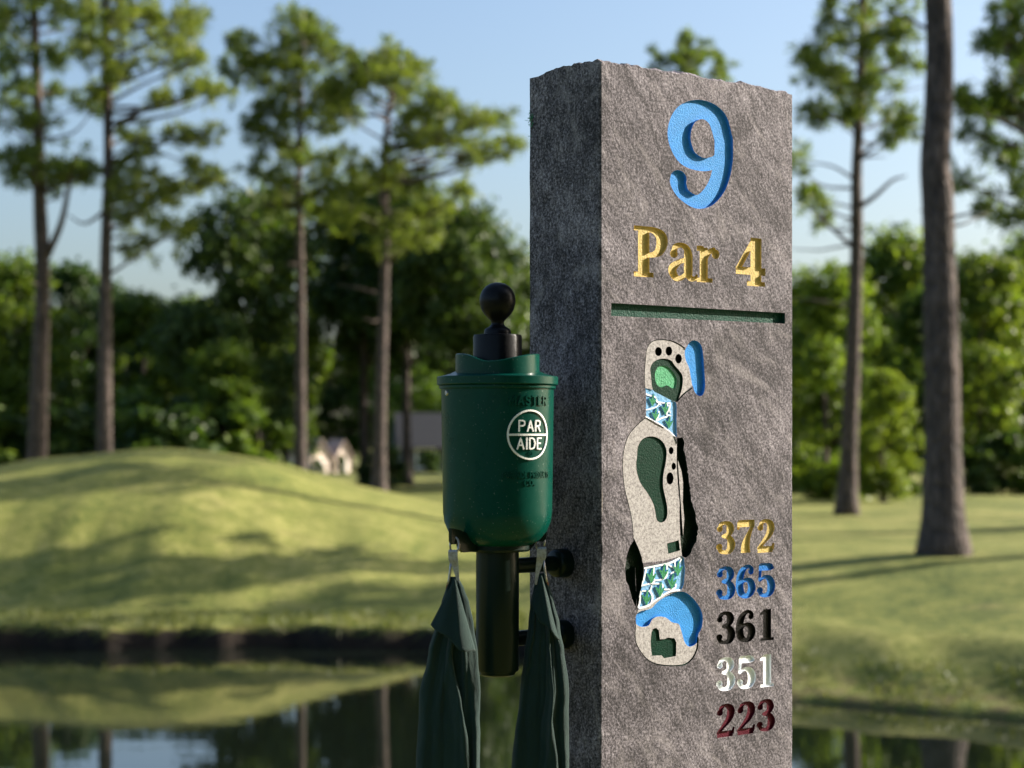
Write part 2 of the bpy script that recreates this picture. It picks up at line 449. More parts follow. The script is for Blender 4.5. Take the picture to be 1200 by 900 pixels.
b2 = blades(shore_pts(3800, 1.5, 10, 0.02, 0.34, (13.5, 21.5)), 0.02, 0.07, 0.02)
tag(link('bank_grass', quad_mesh('bank_grass', np.concatenate([b1, b2])), None, M['reed']), 'rough grass fringe along the far edge of the pond', 'grass', kind='stuff')

# ------------------------------------------------------------------ trees
def needle_clumps(cl, dens=1.0):
    """cl: list of (center Vector, radius). Tufts of needles -> (n,4,3) quads"""
    out = []
    for c, r in cl:
        nb = int((3 + 5*dens) * (r/0.45)**1.2) + 2; nt = 4; k = 11
        dirs = rng.normal(0, 1, (nb, 3)) * np.array([1, 1, 0.55]) + np.array([0, 0, 0.12]); dirs /= np.linalg.norm(dirs, axis=1)[:, None]
        ln_ = r * rng.uniform(0.6, 1.75, (nb, 1))
        tt = rng.uniform(0.5, 1.0, (nb, nt))
        tc = np.array(c) + (dirs*ln_)[:, None, :]*tt[..., None] + rng.normal(0, 0.05, (nb, nt, 3))
        nd = rng.normal(0, 1, (nb, nt, k, 3)) + dirs[:, None, None, :]*0.9 + np.array([0, 0, 0.3])
        nd /= np.linalg.norm(nd, axis=3)[..., None]
        ln = rng.uniform(0.14, 0.27, (nb, nt, k, 1)); p0 = tc[:, :, None, :] + nd*0.02; p1 = tc[:, :, None, :] + nd*ln
        sd = np.cross(nd, rng.normal(0, 1, (nb, nt, k, 3))); sd /= np.linalg.norm(sd, axis=3)[..., None]
        w = rng.uniform(0.009, 0.019, (nb, nt, k, 1))
        out.append(np.stack([p0 - sd*w*0.6, p0 + sd*w*0.6, p1 + sd*w, p1 - sd*w], 3).reshape(-1, 4, 3))
    return np.concatenate(out)

def trunk_at(path, z):
    for (a, b) in zip(path, path[1:]):
        if a.z <= z <= b.z:
            t = (z - a.z) / max(1e-6, b.z - a.z); return a.lerp(b, t)
    return path[-1].copy() if z > path[-1].z else path[0].copy()

def pine(label, path, r0, r1, clumps, group, extra=(), dens=1.0, fork=None):
    """path: world points of the trunk from the ground up; clumps: (Vector, radius)"""
    base = path[0]; t = empty('pine_tree', base); tag(t, label, 'pine tree', group)
    loc = [p - base for p in path]; H = loc[-1].z
    sp = [Vector(p) for p in catmull([tuple(p) for p in loc], 6)]
    mb = MB(); rad = []
    for p in sp:
        k = p.z / H; flare = 0.55 * math.exp(-p.z / 0.35)
        rad.append((r0*(1-k) + r1*k) * (1 + flare) * (1 + 0.05*mnoise.noise(Vector((p.z*1.3, base.x, base.y)))))
    sp[0] = sp[0] - Vector((0, 0, 0.15))
    mb.tube(sp, rad, 14)
    if fork:
        fp = [Vector(q) - base for q in fork]
        fs = [Vector(p) for p in catmull([tuple(p) for p in fp], 6)]; n = len(fs)
        mb.tube(fs, [r0*0.62*(1-i/n) + r1*0.8*i/n for i in range(n)], 10)
    ck = []
    for c, r in clumps:
        c = c - base; ck.append((c, r))
        h = math.hypot(c.x - trunk_at(sp, min(c.z, H*0.98)).x, c.y - trunk_at(sp, min(c.z, H*0.98)).y)
        if fork:
            zf = min(max(c.z - h*0.25, fs[0].z), fs[-1].z); cand = [trunk_at(sp, min(c.z - h*0.25, H*0.98)), trunk_at(fs, zf)]
            s = min(cand, key=lambda q: (q - c).length)
        else: s = trunk_at(sp, min(max(c.z - h*random.uniform(0.1, 0.45), 0.5), H*0.985))
        m = (s + c)/2 + Vector((random.gauss(0, .08*h), random.gauss(0, .08*h), random.uniform(-0.10, 0.10)*h))
        br = max(0.014, 0.012 + 0.020*h)*0.8
        pts = [Vector(p) for p in catmull([tuple(s), tuple(m), tuple(c)], 4)]
        mb.tube(pts, [br*(1-0.75*i/(len(pts)-1)) for i in range(len(pts))], 6)
        for _ in range(3):                                        # twigs inside the clump
            e = c + Vector((random.gauss(0, r*.5), random.gauss(0, r*.5), random.gauss(0.1, r*.3)))
            mb.tube([m.lerp(c, 0.7), (m.lerp(c, 0.85)+e)/2, e], [br*0.4, br*0.3, 0.006], 4)
    for pts, rr in extra:                                          # bare limbs
        q = [Vector(p) - base for p in pts]; q = [Vector(p) for p in catmull([tuple(p) for p in q], 5)]
        mb.tube(q, [rr*(1-0.75*i/(len(q)-1)) for i in range(len(q))], 7)
    for _ in range(7):
        z0 = H*random.uniform(0.3, 0.8); s0 = trunk_at(sp, z0); a_ = random.uniform(0, 6.28); L = random.uniform(0.4, 1.5)
        e = s0 + Vector((math.cos(a_)*L, math.sin(a_)*L, random.uniform(-0.1, 0.5)*L)); m = (s0+e)/2 + Vector((0, 0, random.uniform(-.1, .15)))
        mb.tube([s0, m, e], [0.028, 0.018, 0.006], 5)
    mb.build('trunk', M['bark'], t, True)
    if ck: link('crown', quad_mesh('crown', needle_clumps(ck, dens)), t, M['needle'])
    return t

def px_clumps(lst, d, spread, rs=1.0):
    out = []
    for (x, y, r) in lst:
        for k in range(2):
            dd = d + random.uniform(-spread, spread)
            out.append((P(x + random.gauss(0, r*0.3), y + random.gauss(0, r*0.25), dd), max(0.2, r/F*d*rs*random.uniform(0.7, 0.95))))
    return out
def px_path(pts, d, ztop=None):
    v = [P(x, y, d) for x, y in pts]; v[0].z = hz(v[0].x, v[0].y); return v

GP = 'pines on the far lawn'
A = [(20,20,32),(60,18,30),(8,62,26),(62,72,26),(92,28,25),(20,95,22),(70,110,20),(10,125,24),(40,140,22),(20,185,30),(55,192,32),(90,195,28),(110,205,20),(30,205,24),(75,215,22),(105,130,16),(5,35,25),(40,-25,40),(80,-30,35),(15,-50,35),(60,-70,35)]
pine('twin-stemmed dark pine nearest the left edge of the photo', px_path([(42,545),(46,440),(50,330),(46,220),(44,120),(40,0),(42,-90)], 46), 0.25, 0.07, px_clumps(A, 46, 1.5), GP, dens=1.0,
     extra=[([P(55,300,46), P(72,260,45.5), P(82,210,45), P(88,180,44.6)], 0.10)])
B = [(120,20,32),(160,22,36),(200,35,38),(190,62,28),(226,30,18),(140,55,28),(105,60,24),(228,72,16),(110,110,16),(140,88,18),(158,168,16),(155,192,24),(162,222,28),(190,226,24),(216,222,18),(170,252,24),(200,272,22),(160,282,18),(190,118,10),(236,105,16),(256,110,18),(214,155,13),(240,160,16),(230,195,16),(250,206,13),(120,-30,40),(170,-35,40),(145,-70,36),(100,-20,26)]
pine('tall pine with drooping right-hand boughs, second pine from the left', px_path([(122,523),(123,430),(124,300),(127,190),(125,80),(124,-20),(126,-100)], 44), 0.19, 0.06, px_clumps(B, 44, 1.5), GP, dens=1.0,
     extra=[([P(127,160,44), P(150,140,43.8), P(190,122,43.4), P(236,108,43)], 0.05), ([P(126,245,44), P(100,262,44.2), P(80,252,44.4)], 0.05), ([P(128,205,44), P(165,178,44.3), P(205,185,44.6), P(245,203,45)], 0.04)])
Cc = [(358,20,18),(346,30,18),(372,45,20),(340,54,18),(386,60,17),(355,75,22),(322,80,22),(300,70,17),(288,50,18),(330,105,22),(376,96,22),(400,72,14),(310,135,22),(298,150,22),(336,140,18),(376,120,22),(390,116,20),(320,165,22),(346,176,16),(384,150,14),(404,130,16),(370,192,16),(340,195,14),(275,85,20),(292,92,20),(330,215,18),(374,225,18),(350,246,16),(318,240,18),(388,250,16),(308,205,16)]
pine('narrow tall pine with open crown standing left of the white gabled house', px_path([(352,548),(352,440),(352,320),(350,220),(352,120),(356,30)], 48), 0.165, 0.04, px_clumps(Cc, 48, 1.2), GP, dens=1.0)
D = [(470,75,26),(432,90,22),(490,100,26),(460,110,26),(424,84,20),(510,120,26),(532,130,26),(552,146,22),(522,156,24),(576,152,20),(594,178,14),(560,176,18),(480,150,22),(492,166,18),(414,110,18),(408,130,16),(546,192,14),(404,96,18),(450,68,18),(400,200,22),(450,205,24),(478,215,24),(430,230,26),(505,240,22),(430,262,22),(476,265,22),(410,250,18),(502,276,18),(452,290,18),(540,226,14)]
pine('broad round-headed pine nearest the ball washer', px_path([(444,568),(446,470),(450,350),(452,260),(450,180),(462,90)], 46), 0.175, 0.05, px_clumps(D, 46, 1.8), GP, dens=1.0)
Ee = [(985,20,24),(1010,30,26),(1050,20,22),(960,55,20),(1000,56,22),(1040,46,22),(950,76,20),(966,86,18),(986,96,18),(1030,76,22),(1070,32,16),(1064,70,14),(1000,112,22),(1020,116,20),(1045,136,17),(955,130,16),(976,140,14),(1040,160,16),(1060,140,13),(1010,142,14),(938,190,16),(946,225,18),(966,245,12),(1000,-20,30),(1040,-30,28),(970,-20,22),(1010,-60,26)]
pine('slender pine between the stone marker and the thick trunk', px_path([(992,616),(996,500),(1001,380),(1004,280),(1004,200),(1008,110),(1010,0),(1008,-70)], 37), 0.185, 0.05, px_clumps(Ee, 37, 1.3), GP, dens=0.45,
     extra=[([P(1003,245,37), P(1025,230,36.8), P(1045,212,36.5), P(1062,206,36.2)], 0.06), ([P(1002,292,37), P(980,272,37.2), P(955,250,37.4), P(944,228,37.5)], 0.05)])
# the thick trunk: its crown stands above the frame
bigp = px_path([(1106,656),(1105,560),(1104,440),(1101,320),(1099,240),(1096,190),(1100,120),(1101,40),(1097,-60),(1099,-240),(1102,-420)], 25)
bt = bigp[-1]; bc = []
for k in range(34):
    a_ = random.uniform(0, 6.28); zz = random.uniform(-3.4, 1.0); rr = random.uniform(0.5, 2.2)*(1 - 0.25*max(0, zz))
    bc.append((bt + Vector((math.cos(a_)*rr, math.sin(a_)*rr, zz)), random.uniform(0.35, 0.6)))
pine('thick bare pine trunk standing nearest on the right-hand lawn', bigp, 0.262, 0.12, bc, GP)
G = [(1176,30,18),(1196,10,22),(1182,60,18),(1196,76,22),(1164,45,11),(1126,125,16),(1140,136,13),(1166,120,13),(1190,110,22),(1146,160,12),(1166,180,12),(1190,190,18),(1130,216,12),(1172,250,16),(1196,260,22),(1186,226,16),(1215,150,30),(1240,200,30),(1230,60,35),(1260,100,35),(1250,0,35),(1225,-40,30),(1270,230,28),(1240,275,25)]
pine('pine whose sparse boughs reach in from the right edge', px_path([(1236,640),(1234,520),(1238,380),(1236,240),(1240,100),(1238,-60)], 31), 0.2, 0.05, px_clumps(G, 31, 1.1), GP, dens=0.35)
Hc = [(808,50,15),(795,62,14),(825,65,15),(808,75,20),(780,78,14),(840,85,16),(800,100,22),(830,115,22),(770,105,18)]
pine('pine whose dark top shows just above the stone marker', px_path([(806,585),(806,400),(808,200),(808,48)], 56), 0.2, 0.04, px_clumps(Hc, 56, 1.2), GP)
I_ = [(1085,250,16),(1060,262,14),(1045,245,14),(1100,235,12)]
# pines out of frame to the right: their long shadows fall across the lawn and mound
def rand_pine(x, y, H, label, group):
    z = hz(x, y); path = [Vector((x, y, z))]
    for k in range(1, 5): path.append(Vector((x + random.gauss(0, .12), y + random.gauss(0, .12), z + H*k/4)))
    cl = []
    for k in range(12):
        f = random.uniform(0.62, 1.0); rr = random.uniform(0.2, 1.0)*1.7*(1.12-f)**0.6*1.2; a_ = random.uniform(0, 6.28)
        cl.append((Vector((x + math.cos(a_)*rr, y + math.sin(a_)*rr, z + H*f)), random.uniform(0.4, 0.7)))
    return pine(label, path, 0.2, 0.05, cl, group, dens=0.8)
GO = 'pines standing outside the frame to the right'
for (x, y, H) in [(9.2, 31.5, 11.0), (13.0, 36.5, 14.0), (15.5, 27.5, 11.0), (12.0, 26.2, 10.0), (19, 33, 13)]:
    rand_pine(x, y, H, 'tall pine out of the frame on the right that shades the lawn', GO)

# broadleaf trees -----------------------------------------------------------
def leaf_crown(W, H0, H1, n, lobes, seed, size=(0.12, 0.2)):
    r = np.random.default_rng(seed); cs = []; rs = []
    for k in range(lobes):
        f = r.uniform(0, 1); env = (math.sin(math.pi*min(0.97, max(0.06, 0.12+0.82*f)))**0.6)
        a_ = r.uniform(0, 2*math.pi); rad = W/2*env*math.sqrt(r.uniform(0.05, 1))*0.82
        cs.append((math.cos(a_)*rad, math.sin(a_)*rad, H0 + (H1-H0)*f)); rs.append(W*r.uniform(0.07, 0.17))
    cs = np.array(cs); rs = np.array(rs); idx = r.choice(lobes, n, p=rs**2/np.sum(rs**2))
    d = r.normal(0, 1, (n, 3)); d /= np.linalg.norm(d, axis=1)[:, None]
    p = cs[idx] + d*(rs[idx]*np.abs(r.normal(0.75, 0.35, n)))[:, None]*np.array([1, 1, 0.75])
    nrm = d*0.6 + r.normal(0, 0.6, (n, 3)) + np.array([0, 0, 0.5]); nrm /= np.linalg.norm(nrm, axis=1)[:, None]
    u = np.cross(nrm, r.normal(0, 1, (n, 3))); u /= np.linalg.norm(u, axis=1)[:, None]; v = np.cross(nrm, u)
    s = r.uniform(size[0], size[1], (n, 1)); u = u*s; v = v*s*0.62
    Q = np.stack([p - u, p - v*0.9 + u*0.1, p + u, p + v*0.9 + u*0.1], 1)
    return quad_mesh('crown', Q), cs
def leaf_trunk(H0, H1, cs, r0):
    mb = MB(); top = Vector((0.1, 0.05, H0 + (H1-H0)*0.75))
    pts = [Vector((0, 0, -0.2)), Vector((0.05, 0, H0*0.6)), Vector((0, 0.08, H0*1.3+0.6)), top]
    sp = [Vector(p) for p in catmull([tuple(p) for p in pts], 5)]
    mb.tube(sp, [r0*(1-0.8*i/(len(sp)-1)) * (1 + 0.5*math.exp(-max(0, p.z)/0.25)) for i, p in enumerate(sp)], 9)
    for c in cs[::2]:
        c = Vector(c); s = trunk_at(sp, max(H0*0.8, c.z - 0.5*math.hypot(c.x, c.y))); m = (s + c)/2 + Vector((0, 0, 0.12))
        mb.tube([s, m, c], [r0*0.35, r0*0.22, 0.012], 5)
    me = mesh('trunk', mb.v, mb.f); me.polygons.foreach_set('use_smooth', [True]*len(me.polygons)); return me
variants = {}
def variant(key, W, H0, H1, n, lobes, seed, mat, size=(0.12, 0.2), r0=0.18):
    me, cs = leaf_crown(W, H0, H1, n, lobes, seed, size); me.materials.append(M[mat])
    tm = leaf_trunk(H0, H1, cs, r0); tm.materials.append(M['bark']); variants[key] = (me, tm, H1 + 0.12*W)
variant('oakA', 6.0, 1.4, 7.2, 15000, 70, 1, 'leaf_dark', (0.09, 0.16)); variant('oakB', 5.2, 1.0, 7.6, 15000, 70, 2, 'leaf_dark', (0.09, 0.16))
variant('midA', 5.0, 0.8, 7.0, 15000, 66, 3, 'leaf_mid', (0.08, 0.15)); variant('midB', 4.4, 1.2, 7.8, 14000, 64, 4, 'leaf_mid', (0.08, 0.15))
variant('briA', 4.0, 0.5, 7.0, 16000, 70, 5, 'leaf_bright', (0.06, 0.13)); variant('briB', 3.4, 0.5, 5.5, 12000, 50, 8, 'leaf_bright', (0.06, 0.13))
variant('oakH', 5.6, 3.6, 8.2, 13000, 56, 9, 'leaf_dark', (0.09, 0.16))
variant('bushA', 2.6, 0.25, 1.9, 3500, 16, 6, 'leaf_dark', (0.09, 0.15), 0.06); variant('bushB', 2.4, 0.25, 2.1, 3500, 16, 7, 'leaf_mid', (0.09, 0.15), 0.06)

def broadleaf(key, px, top, d, label, group, rz=None, name='broadleaf_tree', cat='tree', sx=1.0, drop=0.0):
    me, tm, Hn = variants[key]; w = P(px, HOR, d); z = hz(w.x, w.y) - drop
    ztop = CAMZ + (HOR - top)/F*d; s = (ztop - z)/Hn
    o = empty(name, (w.x, w.y, z), random.uniform(0, 6.28) if rz is None else rz); o.scale = (s*sx, s*sx, s)
    tag(o, label, cat, group)
    link('trunk', tm, o); link('crown', me, o)
    return o
GB = 'broadleaf trees behind the mound'
for key, px, top, d, lab, sx in [
    ('oakA', -60, 285, 66, 'dark oak just off the left edge behind the mound', 1.0),
    ('midA', 15, 292, 62, 'leafy tree behind the twin-stemmed pine at the left edge', 1.0),
    ('oakB', 95, 300, 68, 'dark oak between the two leftmost pine trunks', 1.0),
    ('midB', 165, 335, 64, 'low leafy tree right of the second pine, below the sky gap', 1.1),
    ('oakA', 228, 345, 70, 'lowest dark oak under the gap of sky', 1.0),
    ('oakB', 285, 205, 60, 'tall dark oak left of the narrow pine, above the mound crest', 0.85),
    ('midA', 262, 400, 56, 'bright leafy tree low behind the mound crest', 1.1),
    ('oakH', 428, 196, 64, 'dark oak rising behind the narrow pine', 0.9),
    ('oakH', 478, 196, 62, 'dark oak rising behind the round-headed pine', 0.85),
    ('midB', 335, 236, 66, 'leafy tree just left of the narrow pine stem', 0.7),
    ('oakH', 540, 228, 60, 'leafy tree just left of the washer knob', 0.8),
    ('oakA', 598, 285, 66, 'dark oak meeting the left side of the stone marker', 0.75),
    ('oakB', 680, 300, 68, 'dark oak mostly hidden behind the stone marker', 0.9),
    ('midA', 770, 330, 66, 'leafy tree wholly behind the stone marker', 1.0)]:
    o = broadleaf(key, px, top, d, lab, GB, sx=sx)
GR = 'broadleaf trees behind the right-hand lawn'
for key, px, top, d, lab, sx in [
    ('briA', 968, 292, 46, 'bright green leafy tree at the right side of the stone marker', 1.05),
    ('briB', 1036, 430, 44, 'small bright green tree right of the slender pine', 1.0),
    ('midA', 1050, 262, 64, 'pale leafy tree between the slender pine and the thick trunk', 0.9),
    ('oakA', 905, 300, 62, 'dark oak behind the right side of the stone marker', 0.9),
    ('midB', 1085, 330, 58, 'dark leafy tree behind the thick trunk', 0.9),
    ('midB', 1150, 288, 54, 'mid green tree right of the thick trunk', 0.95),
    ('midA', 1205, 275, 58, 'dark leafy tree at the right edge of the photo', 1.0),
    ('midA', 1290, 280, 60, 'leafy tree just off the right edge', 1.0)]:
    broadleaf(key, px, top, d, lab, GR, sx=sx)
GF = 'far trees closing the view'
k = 0
for d, step, tops in ((88, 62, (330, 380)), (128, 70, (395, 430)), (225, 46, (360, 420))):
    for px in range(-150, 1400, step):
        if (d == 88 and 290 < px < 575) or (d == 128 and 320 < px < 450): continue
        broadleaf(random.choice(['oakA', 'oakB', 'midA', 'midB']), px + random.uniform(-12, 12), random.uniform(*tops), d + random.uniform(-6, 6),
                  'far tree in the dark wood behind the nearer trees', GF, sx=1.15)
GS = 'shrubs along the wood edge'
shr = [(-20, 470, 54, 'shrub cut by the left edge of the photo'), (30, 480, 56, 'shrub left of the twin-stemmed pine'), (82, 470, 55, 'shrub between the two leftmost pine trunks'),
       (150, 460, 56, 'shrub just right of the second pine trunk'), (195, 470, 54, 'shrub left of the mound crest'), (240, 455, 57, 'shrub right over the mound crest'),
       (300, 475, 55, 'shrub left of the narrow pine trunk'), (448, 520, 58, 'shrub at the foot of the round-headed pine'),        (585, 480, 57, 'shrub behind the ball washer bowl'), (610, 470, 56, 'shrub between the washer and the stone marker'),
       (945, 520, 50, 'shrub touching the right side of the stone marker'), (1010, 545, 47, 'shrub right of the slender pine trunk'), (1062, 540, 49, 'shrub left of the thick trunk'),
       (1140, 520, 50, 'shrub just right of the thick trunk'), (1175, 500, 51, 'shrub near the right edge of the photo'), (1215, 510, 50, 'shrub cut by the right edge of the photo')]
for i, (px, top, d, lab) in enumerate(shr):
    broadleaf('bushA' if i % 3 else 'bushB', px, top, d, 'dark ' + lab, GS, name='shrub', cat='shrub', sx=1.25)
for px, top, d, lab, sx in [(372, 536, 150, 'small far shrub against the left gable of the cream house', 0.9), (400, 531, 145, 'small far shrub against the right gable of the cream house', 0.55), (505, 528, 96, 'shrub before the dim grey-roofed house', 1.2), (480, 540, 92, 'low shrub at the corner of the grey-roofed house', 1.0)]:
    broadleaf('bushA', px, top, d, lab, GS, name='shrub', cat='shrub', sx=sx)
# unseen oaks added behind the camera to block skylight on washer and marker
GK = 'added unseen oaks blocking skylight behind the camera'
for x, y, hgt in [(3.2, -5.2, 9.5), (6.5, -8, 10.5), (9.5, 0.0, 8.0), (7.5, -3.6, 9.5), (13, -2.0, 11.0), (12, -6, 13), (17, -1, 14), (17, -6, 14), (12, -11, 13)]:
    me, tm, Hn = variants['oakA']; o = empty('broadleaf_tree', (x, y, hz(x, y)), random.uniform(0, 6)); s_ = hgt/Hn; o.scale = (s_*1.15, s_*1.15, s_)
    tag(o, 'added unseen oak that blocks skylight behind the camera', 'tree', GK); link('trunk', tm, o); link('crown', me, o)

# ------------------------------------------------------------------ far houses
def house(name, label, px, base_y, d, rz, W, D, Hw, wall, roof, gables, wins):
    w = P(px, base_y, d); o = empty(name, (w.x, w.y, min(w.z, hz(w.x, w.y))), rz); tag(o, label, 'house')
    wb = MB(); wb.box((-W/2, 0, -0.5), (W/2, D, Hw)); wb.build('wall', wall, o)
    rb = MB(); e = 0.35; rh = D*0.42
    v = [(-W/2-e, -e, Hw), (W/2+e, -e, Hw), (W/2+e, D+e, Hw), (-W/2-e, D+e, Hw), (-W/2-e, D/2, Hw+rh), (W/2+e, D/2, Hw+rh)]
    rb.add(v, [(0, 1, 5, 4), (2, 3, 4, 5), (1, 2, 5), (3, 0, 4), (0, 3, 2, 1)]); rf = rb.build('roof', roof, o)
    for gx, gw, gh, pr in gables:
        g = MB(); y0 = -pr
        g.add([(gx-gw/2, y0, -0.5), (gx+gw/2, y0, -0.5), (gx+gw/2, y0, Hw), (gx, y0, Hw+gh), (gx-gw/2, y0, Hw), (gx-gw/2, D/2, -0.5), (gx+gw/2, D/2, -0.5), (gx+gw/2, D/2, Hw), (gx, D/2, Hw+gh), (gx-gw/2, D/2, Hw)],
              [(0, 1, 2, 3, 4), (1, 6, 7, 2), (5, 0, 4, 9)]); g.build('gable', wall, o)
        r2 = MB(); t = 0.14; k = gh/(gw/2)
        for s in (-1, 1):
            xe = gx + s*(gw/2+0.3); ze = Hw - 0.3*k
            r2.add([(gx, y0-0.3, Hw+gh+0.01), (xe, y0-0.3, ze+0.01), (xe, D/2, ze+0.01), (gx, D/2, Hw+gh+0.01), (gx, y0-0.3, Hw+gh+t), (xe, y0-0.3, ze+t), (xe, D/2, ze+t), (gx, D/2, Hw+gh+t)],
                   [(0,1,2,3),(4,7,6,5),(0,4,5,1),(1,5,6,2),(2,6,7,3)])
        r2.build('gable_roof', roof, rf)
    for x0, x1, z0, z1, yy in wins:
        f = MB()
        for lo, hi in (((x0-.12, yy-.08, z0-.12), (x0, yy+.02, z1+.12)), ((x1, yy-.08, z0-.12), (x1+.12, yy+.02, z1+.12)), ((x0, yy-.08, z1), (x1, yy+.02, z1+.12)), ((x0, yy-.08, z0-.12), (x1, yy+.02, z0))): f.box(lo, hi)
        fo = f.build('window', M['trim'], o); g = MB(); g.box((x0, yy-.03, z0), (x1, yy-.01, z1)); g.build('pane', M['glass'], fo)
    return o
house('gabled_house', 'small sunlit cream house with two gables behind the mound', 384, 558, 190, R(50), 5.6, 2.6, 2.1, M['cream'], M['roof'],
      [(-1.55, 2.3, 1.5, 0.5), (1.6, 2.1, 1.4, 0.5)], [(-2.0, -1.2, 0.5, 1.5, -0.5), (1.3, 2.0, 0.5, 1.5, -0.5), (-0.25, 0.35, 0.0, 1.5, 0)])
house('grey_roofed_house', 'shaded house with grey roof partly hidden by the ball washer', 547, 563, 112, R(8), 7.4, 5.0, 1.9, M['wall_grey'], M['roof_grey'],
      [], [(-2.9, -2.0, 0.8, 1.8, 0), (-0.5, 0.6, 0.7, 1.8, 0), (2.0, 2.9, 0.8, 1.8, 0)])

# ------------------------------------------------------------------ the stone marker
TH = R(39.0); CX, CY = 0.0990, 2.15          # near vertical corner of the block (plan)
EX = Vector((math.cos(TH), math.sin(TH))); NRM = Vector((math.sin(TH), -math.cos(TH)))
W_, D_ = 0.3189, 0.1253
ZB = hz(CX + 0.1, CY + 0.1)                   # ground at the marker
def U(px, py):
    """photo pixel -> coordinates on the face plane (metres right of the corner, metres above the block's foot)"""
    dx, dz = (px-600.0)/F, (HOR-py)/F
    t = (CX*NRM.x + CY*NRM.y) / (dx*NRM.x + NRM.y)
    return ((t*dx-CX)*EX.x + (t-CY)*EX.y, CAMZ + t*dz - ZB)
def UP(lst, ox=0, oy=0, s=1.0): return np.array([U(ox + x/s, oy + y/s) for x, y in lst])
marker = empty('tee_marker', (CX, CY, ZB), TH)
tag(marker, 'upright grey granite hole marker with carved numbers and painted course map', 'stone marker')
HT = U(703.5, 69)[1]

def bal(x, y, r): return disc(x, y, r)
BOLD = 1.14
GL = {}   # bold serif glyphs, unit height, drawn from strokes (x, y, width)
GL['9'] = (0.59, [stroke([(.51,.66,.155),(.445,.855,.165),(.30,.92,.155),(.15,.84,.175),(.09,.655,.185),(.15,.475,.165),(.29,.41,.115),(.42,.44,.10),(.51,.52,.10)]),
                  stroke([(.51,.68,.155),(.505,.46,.155),(.455,.25,.15),(.36,.105,.135),(.25,.055,.11),(.135,.11,.105),(.085,.20,.13),(.085,.255,.13)])])
BOLD = 1.27
GL['6'] = (0.58, [stroke([(.09,.34,.19),(.15,.15,.17),(.29,.06,.115),(.42,.13,.165),(.485,.31,.19),(.43,.49,.16),(.30,.55,.10),(.17,.48,.10),(.09,.34,.19)]),
                  stroke([(.095,.32,.19),(.10,.55,.185),(.16,.78,.16),(.28,.925,.11),(.40,.95,.085),(.475,.87,.10),(.47,.79,.10)]), bal(.455, .79, .085)])
GL['3'] = (0.57, [stroke([(.12,.80,.10),(.16,.905,.10),(.28,.955,.085),(.41,.89,.155),(.445,.75,.19),(.38,.60,.13),(.22,.545,.075)]),
                  stroke([(.22,.545,.075),(.40,.49,.13),(.475,.30,.20),(.42,.11,.165),(.27,.045,.09),(.14,.09,.10),(.09,.20,.10)]), bal(.115,.77,.092), bal(.10,.22,.098)])
GL['7'] = (0.56, [stroke([(.05,.72,.05),(.07,.96,.07)], 'flat'), stroke([(.05,.905,.17),(.55,.905,.17)], 'flat'),
                  stroke([(.52,.88,.07),(.38,.58,.11),(.285,.28,.19),(.27,.0,.23)], 'flat')])
GL['2'] = (0.57, [stroke([(.13,.76,.10),(.17,.90,.10),(.29,.955,.085),(.43,.87,.165),(.46,.71,.19),(.38,.50,.155),(.20,.28,.10),(.07,.11,.09)]), bal(.12,.745,.095),
                  stroke([(.03,.075,.15),(.52,.075,.15)], 'flat'), stroke([(.50,.05,.08),(.55,.26,.05)], 'flat')])
GL['5'] = (0.56, [stroke([(.11,.90,.17),(.44,.90,.17),(.52,.93,.10)], 'flat'), stroke([(.12,.98,.07),(.095,.50,.065)], 'flat'),
                  stroke([(.10,.50,.06),(.26,.60,.085),(.41,.52,.165),(.47,.32,.20),(.41,.12,.165),(.26,.045,.09),(.14,.09,.10),(.09,.19,.10)]), bal(.10,.21,.095)])
GL['1'] = (0.50, [stroke([(.29,.0,.20),(.29,.99,.20)], 'flat'), stroke([(.07,.84,.05),(.19,.90,.10),(.30,.96,.08)], 'flat'), stroke([(.08,.035,.07),(.50,.035,.07)], 'flat')])
BOLD = 1.2
GL['4'] = (0.63, [stroke([(.43,.0,.19),(.43,1.0,.19)], 'flat'), stroke([(.39,.97,.08),(.06,.34,.09)], 'flat'), stroke([(.01,.30,.13),(.63,.30,.13)], 'flat'), stroke([(.24,.04,.08),(.62,.04,.08)], 'flat')])
GL['P'] = (0.74, [stroke([(.22,.0,.21),(.22,1.0,.21)], 'flat'), stroke([(.0,.96,.08),(.42,.96,.08)], 'flat'), stroke([(.0,.04,.08),(.44,.04,.08)], 'flat'),
                  stroke([(.22,.955,.085),(.44,.94,.11),(.60,.84,.20),(.63,.70,.21),(.56,.53,.16),(.42,.45,.09),(.24,.44,.075)])])
GL['a'] = (0.88, [stroke([(.17,.72,.14),(.22,.89,.13),(.39,.945,.11),(.55,.86,.16),(.60,.66,.21),(.60,.25,.21),(.66,.09,.14),(.80,.07,.10),(.85,.16,.06)]), bal(.17,.70,.115),
                  stroke([(.58,.57,.09),(.34,.50,.12),(.13,.30,.20),(.20,.10,.17),(.36,.06,.11),(.56,.20,.10)])])
GL['r'] = (0.78, [stroke([(.24,.0,.23),(.24,.96,.23)], 'flat'), stroke([(.0,.93,.12),(.24,.93,.12)], 'flat'), stroke([(.0,.05,.10),(.54,.05,.10)], 'flat'),
                  stroke([(.30,.62,.09),(.42,.84,.12),(.58,.92,.12)]), bal(.65,.80,.135)])

